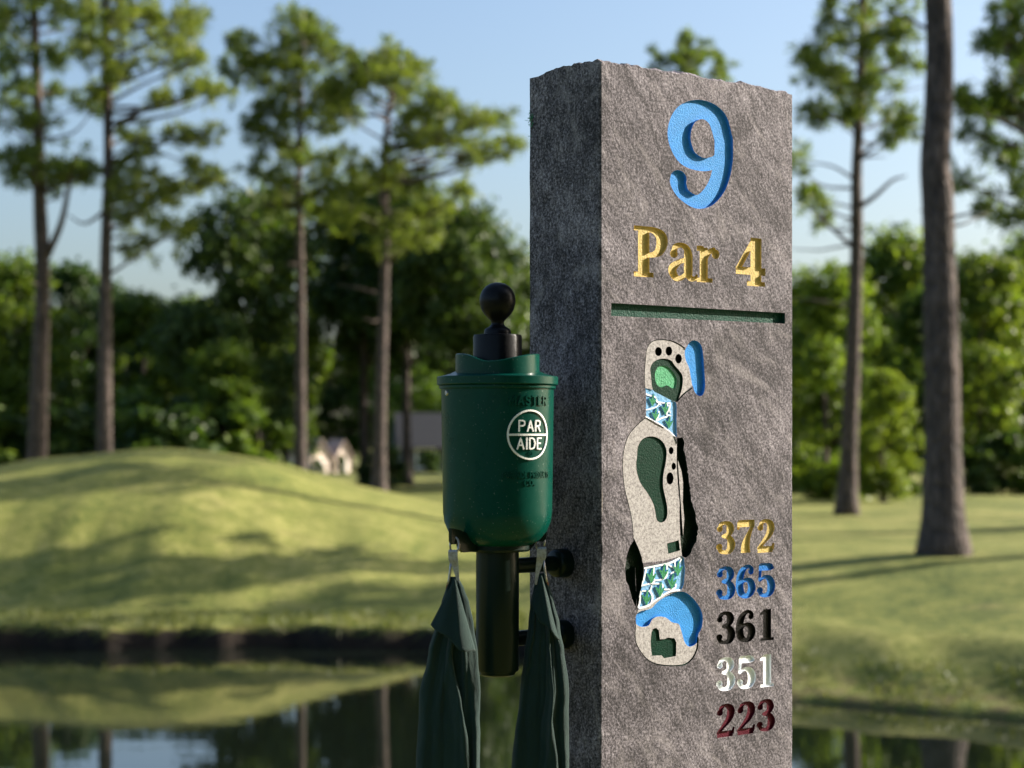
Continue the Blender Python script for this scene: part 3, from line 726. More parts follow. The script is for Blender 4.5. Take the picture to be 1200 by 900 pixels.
BOLD = 1.0
regions = []     # dicts: name, mat, polys, depth, prio
def region(name, mat, polys, depth, prio, label=None): regions.append(dict(name=name, mat=mat, polys=polys, depth=depth, prio=prio, label=label))
def glyph(ch, box, name, mat, depth, label):
    x0, yt, x1, yb = box; gw, polys = GL[ch]; xm, ym = (x0+x1)/2, (yt+yb)/2
    u0, u1 = U(x0, ym)[0], U(x1, ym)[0]; v0, v1 = U(xm, yb)[1], U(xm, yt)[1]
    region(name, M[mat], [np.stack([u0 + p[:, 0]/gw*(u1-u0), v0 + p[:, 1]*(v1-v0)], 1) for p in polys], depth, 5, label)
glyph('9', (784.3, 118, 858, 243.8), 'numeral', 'blue', 0.0036, 'large blue carved nine')
glyph('P', (742.8, 266.3, 781.5, 324.6), 'letter', 'gold', 0.0030, 'gold carved capital P')
glyph('a', (783, 285, 817.5, 329), 'letter', 'gold', 0.0029, 'gold carved letter a')
glyph('r', (816.6, 289, 843, 330.7), 'letter', 'gold', 0.0029, 'gold carved letter r')
glyph('4', (861.8, 278.5, 897, 334.5), 'numeral', 'gold', 0.0029, 'gold carved four')
cols3 = [(839.2, 860.6), (863.2, 884.6), (886.8, 907.2)]
for txt, mat, yl, yr, nm in [('372', 'gold', (611, 649), (608.6, 646.6), 'gold'), ('365', 'blue_num', (664, 702.2), (660.2, 699.4), 'blue'),
                             ('361', 'black', (716.8, 754.6), (713.6, 750.4), 'black'), ('351', 'white', (770.6, 809), (766.8, 804.6), 'white'), ('223', 'maroon', (825, 862.8), (819.5, 856.5), 'maroon')]:
    for k, ch in enumerate(txt):
        t = k/2; x0, x1 = cols3[k]
        if ch == '1': x0 += 1.5; x1 -= 0.5
        glyph(ch, (x0, yl[0]*(1-t)+yr[0]*t, x1, yl[1]*(1-t)+yr[1]*t), 'numeral', mat, 0.0024, '%s carved %s' % (nm, {'3':'three','7':'seven','2':'two','6':'six','5':'five','1':'one'}[ch]))
region('groove', M['slot'], [UP([(716.2,355),(920,366.8),(920,379.2),(716.2,370.2)])], 0.0055, 5, 'long green painted slot')
def A_(l): return UP(l, 740, 390, 6.92)
def B_(l): return UP(l, 720, 480, 5.0)
def C_(l): return UP(l, 720, 630, 5.29)
def sm(l, per=5): return [tuple(p) for p in catmull(l, per, True)]
def st_px(l, w, f, per=4, smooth=True):
    return f([tuple(p) for p in stroke([(x, y, w) for x, y in l], 'round', per, smooth)])
head = [(112,450),(108,350),(115,230),(125,135),(150,90),(190,62),(260,57),(320,65),(380,90),(430,122),(470,200),(510,330),(500,430),(430,490),(375,550),(360,562),(240,500),(178,462)]
body = [(185,45),(130,95),(85,150),(60,220),(50,300),(52,390),(65,480),(90,580),(105,660),(113,760),(130,800),(165,898),(290,885),(400,855),(405,740),(412,640),(403,540),(405,430),(395,360),(372,290),(368,200),(355,160),(320,120),(240,80)]
foot = [(145,450),(133,545),(130,600),(135,650),(160,700),(200,750),(250,780),(320,793),(400,793),(450,780),(490,740),(515,680),(518,620),(500,450),(400,333),(300,355),(230,410)]
region('map_ground', M['etched'], [A_(head)], 0.0007, 1, 'pale etched top of the course map')
region('map_ground', M['etched'], [B_(body)], 0.0007, 1, 'pale etched middle of the course map')
region('map_ground', M['etched'], [C_(foot)], 0.0007, 1, 'pale etched foot of the course map')
for q, w, f in [([(112,450),(108,350),(115,230),(125,135),(150,90),(190,62),(260,57),(320,65),(380,90),(430,122)], 7, A_), ([(490,450),(430,492),(375,552)], 9, A_),
      ([(185,45),(130,95),(85,150),(60,220),(50,300),(52,390),(65,480),(90,580),(105,660),(113,760)], 6, B_),
      ([(133,545),(130,600),(135,650),(160,700),(200,750),(250,780),(320,793),(400,793),(450,780),(490,740),(515,680),(518,620)], 7, C_)]:
    region('map_outline', M['dkgreen'], [st_px(q, w, f)], 0.0016, 2, 'thin green outline of the course map')
lobe = sm([(455,105),(480,70),(515,62),(550,80),(572,120),(583,200),(590,300),(597,400),(592,470),(575,505),(550,512),(520,490),(500,440),(485,360),(470,280),(445,225),(436,170),(440,130)], 3)
region('map_water', M['blue'], [A_(lobe)], 0.0034, 4, 'blue pond lobe at the top right of the map')
lake = sm([(140,475),(170,455),(230,440),(270,400),(330,360),(400,335),(450,345),(500,390),(535,445),(548,500),(540,560),(520,600),(515,650),(480,675),(455,670),(435,640),(415,570),(400,535),(360,525),(320,495),(270,490),(235,510),(215,545),(170,553),(138,535),(133,500)], 3)
region('map_water', M['blue'], [C_(lake)], 0.0040, 4, 'curved blue pond at the foot of the map')
region('map_green', M['dkgreen'], [A_(sm([(160,330),(155,290),(175,245),(215,218),(270,208),(325,225),(355,265),(390,305),(418,350),(418,420),(405,480),(385,535),(362,560),(240,500),(178,462),(165,390)], 3))], 0.0020, 3, 'dark green fringe of the putting green')
region('map_green', M['midgreen'], [A_(sm([(200,340),(210,300),(235,270),(280,268),(320,290),(350,325),(375,370),(372,420),(358,452),(325,440),(293,425),(265,442),(225,430),(205,390)], 3))], 0.0030, 4, 'light green putting green')
region('map_fairway', M['dkgreen'], [B_(sm([(135,270),(140,220),(165,175),(210,157),(255,165),(290,195),(308,240),(305,300),(290,380),(288,450),(300,510),(312,570),(312,620),(300,650),(275,662),(250,645),(240,590),(225,540),(190,480),(155,430),(135,370),(130,320)], 3))], 0.0022, 3, 'dark green fairway')
region('map_tee', M['dkgreen'], [B_([(310,785),(380,765),(387,825),(318,845)])], 0.0022, 3, 'small dark green tee box')
region('map_tee', M['dkgreen'], [C_([(228,640),(232,590),(242,566),(262,560),(278,575),(285,630),(310,630),(335,620),(375,625),(387,650),(385,735),(310,748),(295,730),(235,733),(228,670)])], 0.0022, 3, 'boot-shaped dark green tee box')
for f, x, y, rx, ry in [(A_,222,152,28,37),(A_,307,148,27,38),(A_,385,210,27,39),(B_,335,240,14,22),(B_,350,332,13,21),(B_,328,403,21,36)]:
    region('map_bunker', M['black'], [f([tuple(p) for p in disc(x, y, rx, ry, 16)])], 0.0040, 4, 'black oval pit')
def scallop(l, amp, n=4):
    out = []; m = len(l)
    for i in range(m):
        (x0, y0), (x1, y1) = l[i], l[(i+1) % m]; L = math.hypot(x1-x0, y1-y0); k = max(1, int(L/14))
        for j in range(k):
            t = j/k; b = amp*abs(math.sin(math.pi*t*2.0 + i)); out.append((x0+(x1-x0)*t + b*(y1-y0)/L, y0+(y1-y0)*t - b*(x1-x0)/L))
    return out
region('map_trees', M['treegreen'], [B_(scallop([(366,165),(395,165),(405,190),(405,240),(415,290),(425,350),(435,430),(445,520),(455,570),(470,600),(475,650),(487,700),(480,760),(460,800),(445,835),(420,865),(400,860)], 6) + [(405,740),(412,640),(403,540),(405,430),(395,360),(372,290),(368,200)])], 0.0060, 4, 'long dark strip of trees right of the fairway')
region('map_trees', M['treegreen'], [C_(scallop([(140,465),(135,440),(108,380),(90,310),(68,260),(65,190),(75,110),(95,50),(125,5)][::-1], 3)+[(140,465),(150,400),(165,330),(178,260),(183,200),(175,130),(150,60)][0:])], 0.0060, 4, 'dark tree clump left of the map')
neck = [(112,448),(180,463),(240,500),(360,562),(367,600),(365,720),(368,845),(300,785),(220,730),(120,680),(118,600),(120,500)]
marsh = [(190,180),(340,150),(415,115),(432,130),(438,200),(430,290),(415,325),(350,335),(290,370),(230,410),(150,445),(155,400),(165,330),(180,250)]
region('map_marsh', M['paleblue'], [A_(neck)], 0.0016, 2.5, 'pale blue marsh across the neck of the map')
region('map_marsh', M['paleblue'], [C_(marsh)], 0.0016, 2.5, 'pale blue marsh above the curved pond')
wl1 = [[(122,497),(165,512),(197,522),(212,555),(240,580)],[(212,560),(290,572),(318,572),(310,620),(290,662),(322,672)],[(122,625),(165,615),(205,600),(228,578)],[(226,640),(220,680),(205,712),(250,692),(292,680)],[(120,680),(220,733),(300,788),(355,838)],[(295,575),(320,650)]]
region('map_foam', M['white'], [st_px(l, w, A_) for l, w in zip(wl1, (13, 11, 10, 13, 10, 9))], 0.0008, 3, 'white water lines between the upper reeds')
wl2 = [[(190,190),(250,178),(345,158),(410,125)],[(200,200),(185,260),(165,300)],[(250,190),(245,235),(258,265),(315,252),(330,225),(330,175)],[(165,300),(240,280),(255,262)],[(340,170),(385,200),(355,222)],[(380,195),(378,150)],[(240,285),(300,290),(310,320),(375,315),(385,290)],[(165,335),(160,400),(155,435),(225,415),(240,365),(222,330)],[(225,412),(290,368),(350,333),(412,325)],[(178,330),(222,330),(235,300)],[(300,325),(298,365)],[(420,130),(400,170)]]
region('map_foam', M['white'], [st_px(l, w, C_) for l, w in zip(wl2, (12, 10, 10, 10, 9, 8, 10, 12, 10, 9, 7, 7))], 0.0008, 3, 'white water lines between the lower reeds')
def reed(f, x, y, s):
    L = [stroke([(x, y+45*s, 12*s), (x+1*s, y, 20*s), (x+10*s, y-46*s, 7*s)], 'round', 3), stroke([(x, y+40*s, 10*s), (x-12*s, y+8*s, 17*s), (x-27*s, y-14*s, 6*s)], 'round', 3), stroke([(x+2*s, y+40*s, 10*s), (x+16*s, y+10*s, 16*s), (x+30*s, y-12*s, 6*s)], 'round', 3)]
    region('map_reed', M['plantgreen'], [f([tuple(p) for p in q]) for q in L], 0.0002, 3.5, 'small green three-leaved reed on the map')
for x, y in [(172,545),(275,610),(195,660),(305,725)]: reed(A_, x, y, 1.0)
for x, y in [(230,235),(305,210),(393,190),(200,370),(283,320),(357,270)]: reed(C_, x, y, 0.95)

# block outline: front ring with chipped arris, lofted back; the top is rock-pitched
def nz(x, y, z): return mnoise.noise(Vector((x, y, z)))
def perimeter():
    pts = []; st = 0.004
    def edge(a, b, side):
        n = max(1, int((Vector(b)-Vector(a)).length/st))
        for k in range(n): t = k/n; pts.append((a[0]*(1-t)+b[0]*t, a[1]*(1-t)+b[1]*t, side))
    edge((0, HT), (W_, HT), 't'); edge((W_, HT), (W_, -0.25), 'r'); edge((W_, -0.25), (0, -0.25), 'b'); edge((0, -0.25), (0, HT), 'l')
    return pts
per = perimeter(); npn = len(per)
ring_depths = [0.0, 0.0016, 0.004] + [0.004 + (D_-0.008)*k/26 for k in range(1, 27)] + [D_-0.0015, D_]
inset = {0: 0.0024, 1: 0.0007, len(ring_depths)-1: 0.003}
cx0, cz0 = W_/2, HT/2
def ring_pt(i, u, v, side):
    y = ring_depths[i]; ins = inset.get(i, 0.0)
    e = 0.0011*max(0, nz(u*90, v*90, 3.1)) + 0.0007*abs(nz(u*300, v*300, 7.7)) + 0.006*max(0, nz(u*17+5, v*17, 1.2)-0.42)
    if i <= 1: ins += e*(1 if i == 0 else 0.45)
    du = dv = 0.0
    if side == 'l' or u < 0.002: du += ins
    if side == 'r' or u > W_-0.002: du -= ins
    if side == 't' or v > HT-0.002:
        dv -= ins*0.8
        rough = 0.0035*nz(u*38, y*38, 0.5) + 0.0042*nz(u*14, y*14, 2.5) + 0.0032*nz(u*110, y*110, 4.0) + 0.0016*nz(u*260, y*260, 6.0)
        k = min(1.0, 0.45 + y/0.02)
        dv += (rough - 0.001)*k
        dv -= 0.007*max(0, (y-0.085)/0.04)**1.5 + 0.004*(1 if 0.03 < y < 0.06 else 0)*max(0, nz(y*50, u*9, 9))     # back of the top falls away
        dv -= 0.0025*(u/W_ > 0.97)
    if side == 'b': dv += ins
    wob = 0.0006*nz(v*30, y*30, 8.8) + 0.00025*nz(v*160, y*160, 1.8)
    if side in 'lr' and 1 < i: du += wob
    return (u+du, y, v+dv)
bv = []; bf = []
for i in range(len(ring_depths)):
    for (u, v, s) in per: bv.append(ring_pt(i, u, v, s))
for i in range(len(ring_depths)-1):
    for k in range(npn):
        k2 = (k+1) % npn; bf.append((i*npn+k, i*npn+k2, (i+1)*npn+k2, (i+1)*npn+k))
bf.append(tuple((len(ring_depths)-1)*npn + k for k in range(npn)))
front = np.array([(bv[k][0], bv[k][2]) for k in range(npn)])
allp = [front] + [p for r in regions for p in r['polys']]
PV, PT = partition(allp)
cen = PV[PT].mean(1)
own = np.full(len(PT), -2); own[inside(front, cen)] = -1; best = np.full(len(PT), -1.0)
for ri, r in enumerate(regions):
    m = np.zeros(len(PT), bool)
    for p in r['polys']: m |= inside(p, cen)
    m &= (own > -2) & (r['prio'] > best); own[m] = ri; best[m] = r['prio']
depth = np.where(own >= 0, np.array([r['depth'] for r in regions] + [0.0])[own], 0.0)
# make triangles wind so that normals face -Y (the viewer)
e1 = PV[PT[:, 1]] - PV[PT[:, 0]]; e2 = PV[PT[:, 2]] - PV[PT[:, 0]]; cr = e1[:, 0]*e2[:, 1] - e1[:, 1]*e2[:, 0]
PT = np.where((cr < 0)[:, None], PT[:, ::-1], PT)
edge_map = {}
for ti, t in enumerate(PT):
    for k in range(3): edge_map.setdefault((min(t[k], t[(k+1)%3]), max(t[k], t[(k+1)%3])), []).append((ti, t[k], t[(k+1)%3]))
acc = {ri: ([], []) for ri in range(-1, len(regions))}
def put(ri, pts):
    v, f = acc[ri]; b = len(v); v += pts; f.append(tuple(range(b, b+len(pts))))
for ti, t in enumerate(PT):
    if own[ti] < -1: continue
    put(own[ti], [(PV[q][0], depth[ti], PV[q][1]) for q in t])
for e, l in edge_map.items():
    if len(l) != 2: continue
    (ta, a0, a1), (tb, _, _) = l
    if own[ta] < -1 or own[tb] < -1: continue
    da, db = depth[ta], depth[tb]
    if abs(da-db) < 1e-7: continue
    deep, q0, q1, sh_, dp = (ta, a0, a1, db, da) if da > db else (tb, a1, a0, da, db)
    put(own[deep], [(PV[q0][0], dp, PV[q0][1]), (PV[q0][0], sh_, PV[q0][1]), (PV[q1][0], sh_, PV[q1][1]), (PV[q1][0], dp, PV[q1][1])])
bb = MB(); bb.v = list(bv); bb.f = list(bf); bb.add(acc[-1][0], acc[-1][1])
bb.build('stone_block', M['granite'], marker)
for ri, r in enumerate(regions):
    v, f = acc[ri]
    if f:
        o = link(r['name'], mesh(r['name'], v, f), marker, r['mat'])
        if r['label']: o['label'] = r['label']
# a few strands of moss on the back-left arris
mo = []
for k in range(24):
    zc = HT - random.choice([random.uniform(0.035, 0.075), random.uniform(0.05, 0.06)]); p = np.array([[0.0005, D_ - random.uniform(0.0, 0.006), zc]])
    for _ in range(3):
        q = p + np.array([[-abs(random.gauss(0, .0012)), random.gauss(0, .002), random.gauss(0.0006, .002)]]); w = np.array([[0, 0.0003, 0.0003]])
        mo.append(np.stack([p[0]-w[0], p[0]+w[0], q[0]+w[0], q[0]-w[0]])); p = q
tag(link('moss', quad_mesh('moss', np.array(mo)), marker, M['plantgreen']), kind='stuff')

# ------------------------------------------------------------------ the ball washer
S_ = 0.0996
wx = CX - math.sin(TH)*0.060 - math.cos(TH)*S_; wy = CY + math.cos(TH)*0.060 - math.sin(TH)*S_
K = wy / F                                    # metres per photo pixel at the washer
def ZP(py): return CAMZ + (HOR-py)*K
ZW = ZP(786)
washer = empty('ball_washer', (wx, wy, ZW), TH)
tag(washer, 'dark green golf ball washer with black knob mounted on the side of the stone marker', 'ball washer')
def wz(py): return ZP(py) - ZW
def prof(l): return [(r*K, wz(y)) for r, y in l]
b = MB(); b.lathe(prof([(0.5,641),(26,641),(40,638),(50,632),(58,622),(62.5,611),(64,600),(64.6,560),(65.4,500),(66,456),(66,455),(62,455),(62,458)]), 96)
housing = b.build('housing', M['washer'], washer, True, 40)
b = MB(); b.lathe(prof([(60,456),(67.8,456),(68.3,455),(68.3,452.6),(67.6,452),(70.3,451.4),(71,450.5),(71,442.4),(70.4,441.6),(66,440.9),(56,438.2),(48,434.5),(40,430.5),(34,428.5),(28.8,427.5),(28.8,432)]), 96)
lid = b.build('lid', M['washer'], washer, True, 24)
# splash collar with a dipped lip
b = MB(); n = 96; ro, ri_ = 49*K, 46.6*K
v = []; f = []
for k in range(n):
    a = 2*math.pi*k/n; x, y = math.cos(a), math.sin(a)
    dd = math.degrees(math.atan2(math.sin(a - R(219)), math.cos(a - R(219))))      # angle from the dip, local
    g = math.exp(-(dd/ (26 if dd < 0 else 46))**2)
    zt = wz(415.5) - 9.5*K*g; zb = wz(441.5)
    x += -0.63*0.26; y += -0.777*0.26
    v += [(ro*x, ro*y, zb), (ro*x, ro*y, zt-0.0008), ((ro-0.0008)*x, (ro-0.0008)*y, zt), (ri_*x, ri_*y, zt), (ri_*x, ri_*y, zb)]
for k in range(n):
    k2 = (k+1) % n
    for j in range(4): f.append((k*5+j, k2*5+j, k2*5+j+1, k*5+j+1))
b.add(v, f); b.build('splash_collar', M['washer'], lid, True, 45)
b = MB(); b.lathe(prof([(0.5,440),(28.5,440),(28.5,395),(27.6,392.6),(20,391.8),(16,391.4),(15.6,388),(14.6,385.6),(10,383),(7.6,380.6),(7.2,378.5),(8.4,375.5),(11,373),(15.8,368.4),(19.2,362.4),(20.9,356),(21.2,352),(20.4,346),(18,340.4),(14,335.8),(8.5,332.4),(3,331.2),(0.3,331.1)]), 64)
b.build('plunger_knob', M['plastic'], washer, True, 50)
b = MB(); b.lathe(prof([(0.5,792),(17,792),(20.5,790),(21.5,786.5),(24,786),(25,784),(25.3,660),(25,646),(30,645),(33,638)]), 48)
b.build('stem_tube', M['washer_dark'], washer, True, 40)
# web plate and hanging lugs under the bowl
LUGL = Vector((-0.0720, -0.014)); LUGR = Vector((0.038, -0.0300))
for lug in (LUGL, LUGR):
    b = MB(); d = lug.normalized(); t = Vector((-d.y, d.x))*0.0022
    rr = lug.length + 0.006
    prof_ = [(0.022, wz(634)), (rr-0.012, wz(618)), (rr, wz(616)), (rr, wz(631)), (rr-0.003, wz(634.5)), (rr-0.012, wz(634.5)), (rr-0.014, wz(640)), (rr-0.02, wz(644.5)), (0.022, wz(644.5))]
    v = []
    for s in (-1, 1):
        for r, z in prof_: v.append((d.x*r + s*t.x, d.y*r + s*t.y, z))
    m = len(prof_); f = [tuple(range(m)), tuple(range(2*m-1, m-1, -1))] + [(k, k+m, (k+1) % m + m, (k+1) % m) for k in range(m)]
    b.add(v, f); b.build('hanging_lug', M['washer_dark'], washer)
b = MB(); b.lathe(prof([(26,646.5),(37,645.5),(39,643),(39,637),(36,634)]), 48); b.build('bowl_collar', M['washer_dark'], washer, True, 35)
for py in (664, 750):
    b = MB(); z = wz(py)
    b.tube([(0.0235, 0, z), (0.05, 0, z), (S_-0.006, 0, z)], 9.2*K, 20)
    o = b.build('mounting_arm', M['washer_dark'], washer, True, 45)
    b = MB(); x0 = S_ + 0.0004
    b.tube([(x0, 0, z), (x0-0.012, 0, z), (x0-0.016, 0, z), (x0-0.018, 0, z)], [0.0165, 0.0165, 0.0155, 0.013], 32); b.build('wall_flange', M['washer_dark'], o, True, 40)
# rivet by the lid
ang = R(270 - 39 - 62)
b = MB(); c = Vector((math.cos(ang), math.sin(ang), 0))*65.6*K + Vector((0, 0, wz(461)))
b.tube([c, c + Vector((math.cos(ang), math.sin(ang), 0))*0.0018], [0.0034, 0.0026], 12); b.build('rivet', M['chrome'], housing)

SG = {'P': [[(0,0),(0,1),(.4,1),(.58,.9),(.6,.75),(.55,.58),(.38,.5),(0,.5)]], 'A': [[(0,0),(.33,1),(.66,0)],[(.13,.34),(.53,.34)]],
      'R': [[(0,0),(0,1),(.4,1),(.58,.9),(.6,.75),(.55,.58),(.38,.5),(0,.5)],[(.3,.5),(.6,0)]], 'I': [[(0,0),(0,1)]],
      'D': [[(0,0),(0,1),(.3,1),(.52,.88),(.62,.6),(.62,.4),(.52,.12),(.3,0),(0,0)]], 'E': [[(.5,0),(0,0),(0,1),(.5,1)],[(0,.52),(.4,.52)]],
      'M': [[(0,0),(0,1),(.36,.35),(.72,1),(.72,0)]], 'S': [[(.55,.85),(.42,.98),(.15,.98),(.02,.82),(.08,.6),(.45,.42),(.56,.22),(.44,.03),(.14,.02),(0,.16)]],
      'T': [[(0,1),(.62,1)],[(.31,1),(.31,0)]], 'O': [[(.3,1),(.08,.85),(0,.5),(.08,.15),(.3,0),(.52,.15),(.6,.5),(.52,.85),(.3,1)]],
      'U': [[(0,1),(0,.25),(.12,.04),(.3,0),(.48,.04),(.6,.25),(.6,1)]], 'C': [[(.55,.82),(.4,.98),(.2,.98),(.04,.78),(0,.5),(.04,.22),(.2,.02),(.4,.02),(.55,.18)]], '.': [[(0,0),(0,.08)]], ' ': []}
SW = {'P':.6,'A':.66,'R':.6,'I':.0,'D':.62,'E':.5,'M':.72,'S':.56,'T':.62,'O':.6,'U':.6,'C':.55,'.':.0,' ':.3}
def dense(l, step):
    out = []
    for a, b2 in zip(l, l[1:]):
        n = max(1, int(math.dist(a, b2)/step)); out += [(a[0]+(b2[0]-a[0])*k/n, a[1]+(b2[1]-a[1])*k/n) for k in range(n)]
    return out + [l[-1]]
def letter_polys(ch, x, y, h, w):
    out = []
    for l in SG[ch]:
        q = dense([(x+a*h, y+c*h) for a, c in l], h*0.12); out.append(stroke([(a, c, w) for a, c in q], 'round', 1, False))
    return out
EA = R(270 - 4)                               # emblem direction on the bowl (local angle)
def raised(name, polys, mat, parent, h=0.0011, label=None):
    V, T = partition(polys); c = V[T].mean(1); m = np.zeros(len(T), bool)
    for p in polys: m |= inside(p, c)
    T = T[m]; ed = {}; mb = MB()
    e1 = V[T[:, 1]]-V[T[:, 0]]; e2 = V[T[:, 2]]-V[T[:, 0]]; T = np.where((e1[:, 0]*e2[:, 1]-e1[:, 1]*e2[:, 0] < 0)[:, None], T[:, ::-1], T)
    def mp(q, hh):
        z = q[1]; rad = (64.4 + (600-(786 - z/K))/145.0*1.6 if z/K < 330 else 66)*K
        zpy = 786 - z/K; rad = np.interp(zpy, [456, 500, 560, 600], [66, 65.4, 64.6, 64])*K
        a = EA + q[0]/rad; return ((rad+hh)*math.cos(a), (rad+hh)*math.sin(a), z)
    n = len(V); v = [mp(q, h) for q in V] + [mp(q, -0.0012) for q in V]; f = [tuple(t) for t in T]
    for t in T:
        for k in range(3): ed.setdefault((min(t[k], t[(k+1)%3]), max(t[k], t[(k+1)%3])), []).append((t[k], t[(k+1)%3]))
    for e, l in ed.items():
        if len(l) == 1: a0, a1 = l[0]; f.append((a0, a0+n, a1+n, a1))
    mb.add(v, f); o = mb.build(name, mat, parent)
    if label: o['label'] = label
    return o
zc = wz(509.5); er = 27.8*K
th = np.linspace(0, 2*math.pi, 49)
ringp = stroke([(er*math.cos(a), zc+er*math.sin(a), 2.1*K) for a in th], 'flat', 1, False)
emb = raised('emblem_ring', [ringp, stroke([(x, zc, 2.4*K) for x in np.linspace(-er, er, 20)], 'flat', 1, False)], M['emblem'], housing, 0.0014, 'white ring with crossbar')
def text(s, z, h, w, width, name, mat, parent, hh):
    gap = 0.34; tot = sum(SW[c] for c in s) + gap*(len(s)-1); sx = width/(tot*h); x = -width/2
    for c in s:
        if c != ' ':
            polys = [np.stack([x + (p[:, 0]-0)*sx, p[:, 1]], 1) for p in letter_polys(c, 0, z, h, w)]
            raised(name, polys, mat, parent, hh)
        x += (SW[c]+gap)*h*sx
text('PAR', wz(505.4), 12.0*K, 1.75*K, 29*K, 'letter', M['emblem'], emb, 0.0013)
text('AIDE', wz(525.6), 12.2*K, 1.75*K, 33*K, 'letter', M['emblem'], emb, 0.0013)
th2 = np.linspace(0, 2*math.pi, 21)
raised('registered_mark', [stroke([(2.6*K*math.cos(a)+0.5*K, wz(531)+2.6*K*math.sin(a), 0.7*K) for a in th2], 'flat', 1, False)] + letter_polys('R', -0.4*K, wz(532.5), 3*K, 0.6*K), M['washer'], emb, 0.0008)
text('MASTER', wz(475), 9.6*K, 2.0*K, 52*K, 'embossed_letter', M['washer'], housing, 0.0013)
text('PAR AIDE PRODUCTS', wz(558.5), 6.2*K, 1.3*K, 66*K, 'embossed_letter', M['washer'], housing, 0.0009)
text('CO.', wz(567.5), 6.0*K, 1.3*K, 14*K, 'embossed_letter', M['washer'], housing, 0.0009)

# ------------------------------------------------------------------ snap hooks and towels
rot = Matrix.Rotation(TH, 3, 'Z')
def lug_world(l, py): 
    p = rot @ Vector((l.x, l.y, 0)); return Vector((wx+p.x, wy+p.y, ZP(py)))
def snap_hook(lug, label, mirror, tilt):
    h = lug_world(lug, 631); o = empty('snap_hook', h); tag(o, label, 'hook', 'snap hooks holding the towels')
    k = h.y/F; s = mirror
    def q(l): return [Vector((x*k*s, -e*k, -y*k)) for x, y, e in l]
    b = MB(); b.tube(q([(-4,-2,0),(-4.4,4,1),(-3.8,10,2)]), 1.3*k, 8); b.tube(q([(-4,-2,0),(-2,-4.6,0),(1.5,-5,0),(4.6,-2,0),(6.2,4,1),(5.4,9,2),(3.5,12,2)]), 1.4*k, 8)
    b.build('swivel_loop', M['chrome'], o, True)
    b = MB()
    v = []
    for yy, xa, xb, th_ in [(10,-6,3.6,2.2),(12,-6.6,4.4,2.8),(22,-6.2,4.8,2.6),(27,-3.6,5.2,2.2),(30,-1.6,5.6,2.0),(40,1.6,6.2,1.8),(50,4.0,7.0,1.6),(54,4.6,7.0,1.3)]:
        v += [(xa*k*s, -(2+th_)*k, -yy*k), (xb*k*s, -(2+th_)*k, -yy*k), (xb*k*s, -(2-th_)*k, -yy*k), (xa*k*s, -(2-th_)*k, -yy*k)]
    f = [(0,1,2,3), (28,31,30,29)] + [(4*i+j, 4*i+(j+1)%4, 4*i+4+(j+1)%4, 4*i+4+j) for i in range(7) for j in range(4)]
    b.add(v, f); b.build('hook_body', M['chrome'], o)
    b = MB(); b.tube(q([(-3.2,25,3),(-4.2,34,3),(-5.8,46,3),(-7.0,51,2.5)]), 1.5*k, 8); b.build('spring_gate', M['chrome'], o, True)
    b = MB(); b.tube(q([(-6.6,48,2.5),(-7.8,54,2),(-8.2,60,1),(-6,66,0),(-1,67,0),(3,62,0.5),(5.6,54,1.5)]), 1.5*k, 8); b.build('hook_tip', M['rust'], o, True)
    return o
snap_hook(LUGL, 'worn steel snap hook holding the towel left of the washer stem', 1, 0)
snap_hook(LUGR, 'worn steel snap hook holding the towel between stem and stone', -1, 0)

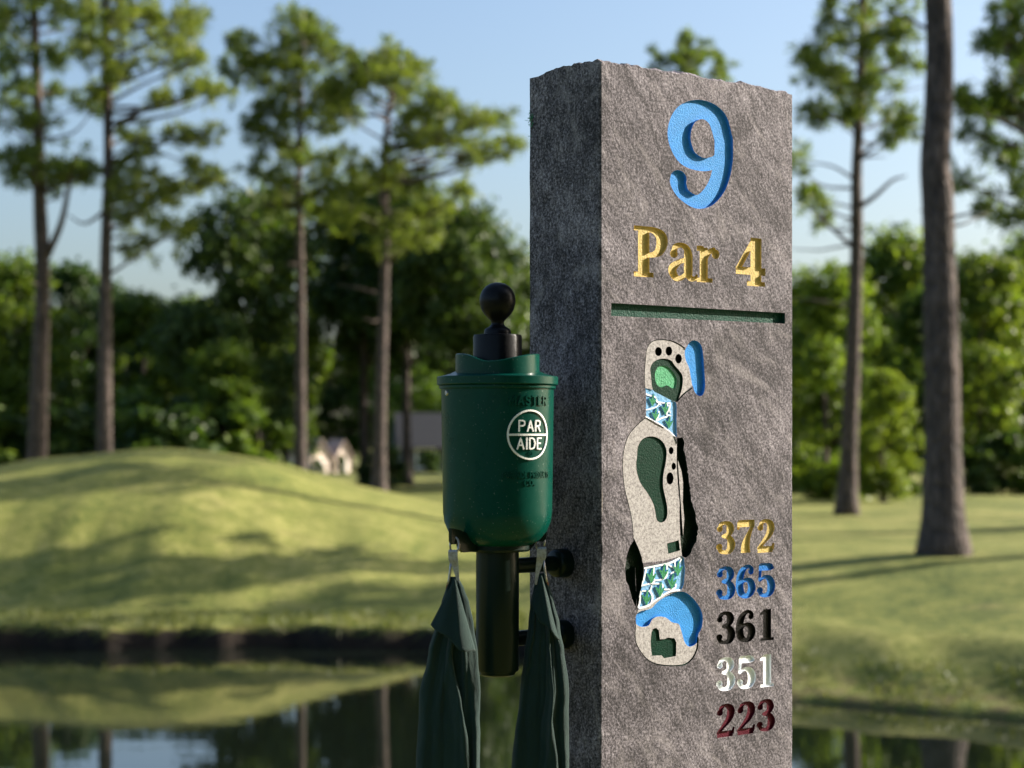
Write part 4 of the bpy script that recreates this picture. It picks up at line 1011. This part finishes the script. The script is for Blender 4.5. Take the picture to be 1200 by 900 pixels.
def interp(stations, t):
    for a, b2 in zip(stations, stations[1:]):
        if a[0] <= t <= b2[0]:
            w = (t-a[0])/(b2[0]-a[0]); w = w*w*(3-2*w)*0.5 + w*0.5
            return [p + (q-p)*w for p, q in zip(a, b2)]
    return list(stations[-1])
def towel(lug, label, stations, crease, flap, depth_scale, seed):
    """stations: (py, xL px, xR px) outline; crease: (py, q) line of the overlapping fold; a draped cloth"""
    h = lug_world(lug, 631); k = h.y/F; o_loc = Vector((h.x, h.y, CAMZ + (HOR-stations[0][0])*k))
    o = empty('towel', o_loc); tag(o, label, 'towel', 'green towels hanging from the ball washer')
    y0, y1 = stations[0][0], stations[-1][0]; nt, ns = 150, 170
    v = []; f = []; xc = 600 + h.x/h.y*F; rr = random.Random(seed)
    folds = [(rr.uniform(0.04, 0.92), rr.uniform(0.030, 0.075), rr.uniform(-4.5, 5.5), rr.uniform(-0.16, 0.16), rr.uniform(0, 6)) for _ in range(9)]
    for i in range(nt+1):
        py = y0 + (y1-y0)*(i/nt)**1.15; _, xl, xr = interp(stations, py); w = xr-xl
        qc = interp(crease, py)[1]; g = min(1.0, (py-y0)/70.0); dsc = depth_scale*(0.25+0.75*g); tv = (py-y0)/220.0
        qc += 0.035*math.sin(py*0.045+seed)
        ctrl = [(1.0,-2),(.72,-9),(.35,-6),(.1,-8),(0,0),(.07,7),(.2,4+3*g),(.34,9),(max(.36,qc-.22),8),(qc-.07,13),(qc-.015,14.5),(qc+.006,12.5),(qc-.03,9.0),(qc-.02,6.5),(qc+.4*(1-qc),6.0),(qc+.7*(1-qc),9.5),(.985,4),(1.0,-1)]
        cu = catmull(ctrl, 7)
        for j in range(ns+1):
            t = j/ns*(len(cu)-1); a = int(min(t, len(cu)-2)); w_ = t-a
            q_ = cu[a][0]*(1-w_)+cu[a+1][0]*w_; e = cu[a][1]*(1-w_)+cu[a+1][1]*w_
            front = 1.0 if j > ns*0.24 else -0.6
            e = e*dsc
            for (fq, fw, fa, fs, fp) in folds:
                z_ = (q_ - fq - fs*tv - 0.03*math.sin(tv*5+fp))/fw
                if abs(z_) < 3: e += front*fa*g*math.exp(-z_*z_)*(0.55+0.45*math.sin(tv*4+fp))
            e += 2.2*mnoise.noise(Vector((q_*4, py*0.018, seed)))*g + 0.9*mnoise.noise(Vector((q_*11, py*0.05, seed+9)))*g + 0.35*mnoise.noise(Vector((q_*26, py*0.13, seed+2)))*g
            x = xl + w*q_ + (1.6*mnoise.noise(Vector((q_*2, py*0.022, seed+4))) + 0.6*mnoise.noise(Vector((q_*3, py*0.08, seed+6))))*g
            v.append(((x-xc)*k, -(e)*k, -(py-y0)*k))
    for i in range(nt):
        for j in range(ns): f.append((i*(ns+1)+j, i*(ns+1)+j+1, (i+1)*(ns+1)+j+1, (i+1)*(ns+1)+j))
    c = link('cloth', mesh('cloth', v, f), o, M['towel'], True)
    so = c.modifiers.new('thickness', 'SOLIDIFY'); so.thickness = 0.0016; so.offset = 0
    # folded-over corner near the top
    v = []; f = []; n = 26
    top, lef, rig = flap
    for i in range(n+1):
        t = i/n
        for j in range(n+1):
            s = j/n; L = (top[0]+(lef[0]-top[0])*t, top[1]+(lef[1]-top[1])*t, top[2]+(lef[2]-top[2])*t); Rr = (top[0]+(rig[0]-top[0])*t, top[1]+(rig[1]-top[1])*t, top[2]+(rig[2]-top[2])*t)
            x = L[0]*(1-s)+Rr[0]*s; y = L[1]*(1-s)+Rr[1]*s + t*(5.0*math.sin(math.pi*s) + 2.5*math.sin(3.2*math.pi*s+seed)); e = L[2]*(1-s)+Rr[2]*s + 7*t*math.sin(math.pi*s) + 2.2*t*math.sin(2*math.pi*1.5*s) + 1.0*mnoise.noise(Vector((s*4, t*4, seed)))*t - 15*t*max(0, (s-0.66)/0.34)**1.4
            v.append(((x-xc)*k, -e*k, -(y-y0)*k))
    for i in range(n):
        for j in range(n): f.append((i*(n+1)+j, i*(n+1)+j+1, (i+1)*(n+1)+j+1, (i+1)*(n+1)+j))
    c = link('folded_corner', mesh('folded_corner', v, f), o, M['towel'], True)
    so = c.modifiers.new('thickness', 'SOLIDIFY'); so.thickness = 0.0018; so.offset = 0
    return o
towel(LUGL, 'dark green towel hanging left of the washer stem', [(676,529,536),(690,523,543),(706,518,549),(730,512,554),(765,503,559),(815,492,562),(860,490,562),(900,489,562),(1050,486,566)],
      [(676,.5),(720,.42),(760,.50),(820,.68),(900,.86),(1050,.9)], ((533,678,9),(505.5,729,12),(557,764,25)), 1.0, 1.0)
towel(LUGR, 'dark green towel hanging between the washer stem and the stone', [(672,630,638),(690,626,644),(706,623,649),(730,620,655),(765,615,661),(815,610,666),(860,604,666),(900,600,666),(1050,596,668)],
      [(672,.55),(720,.72),(760,.58),(820,.70),(900,.76),(1050,.8)], ((634,674,8),(622,708,9),(657,748,16)), 0.85, 5.0)
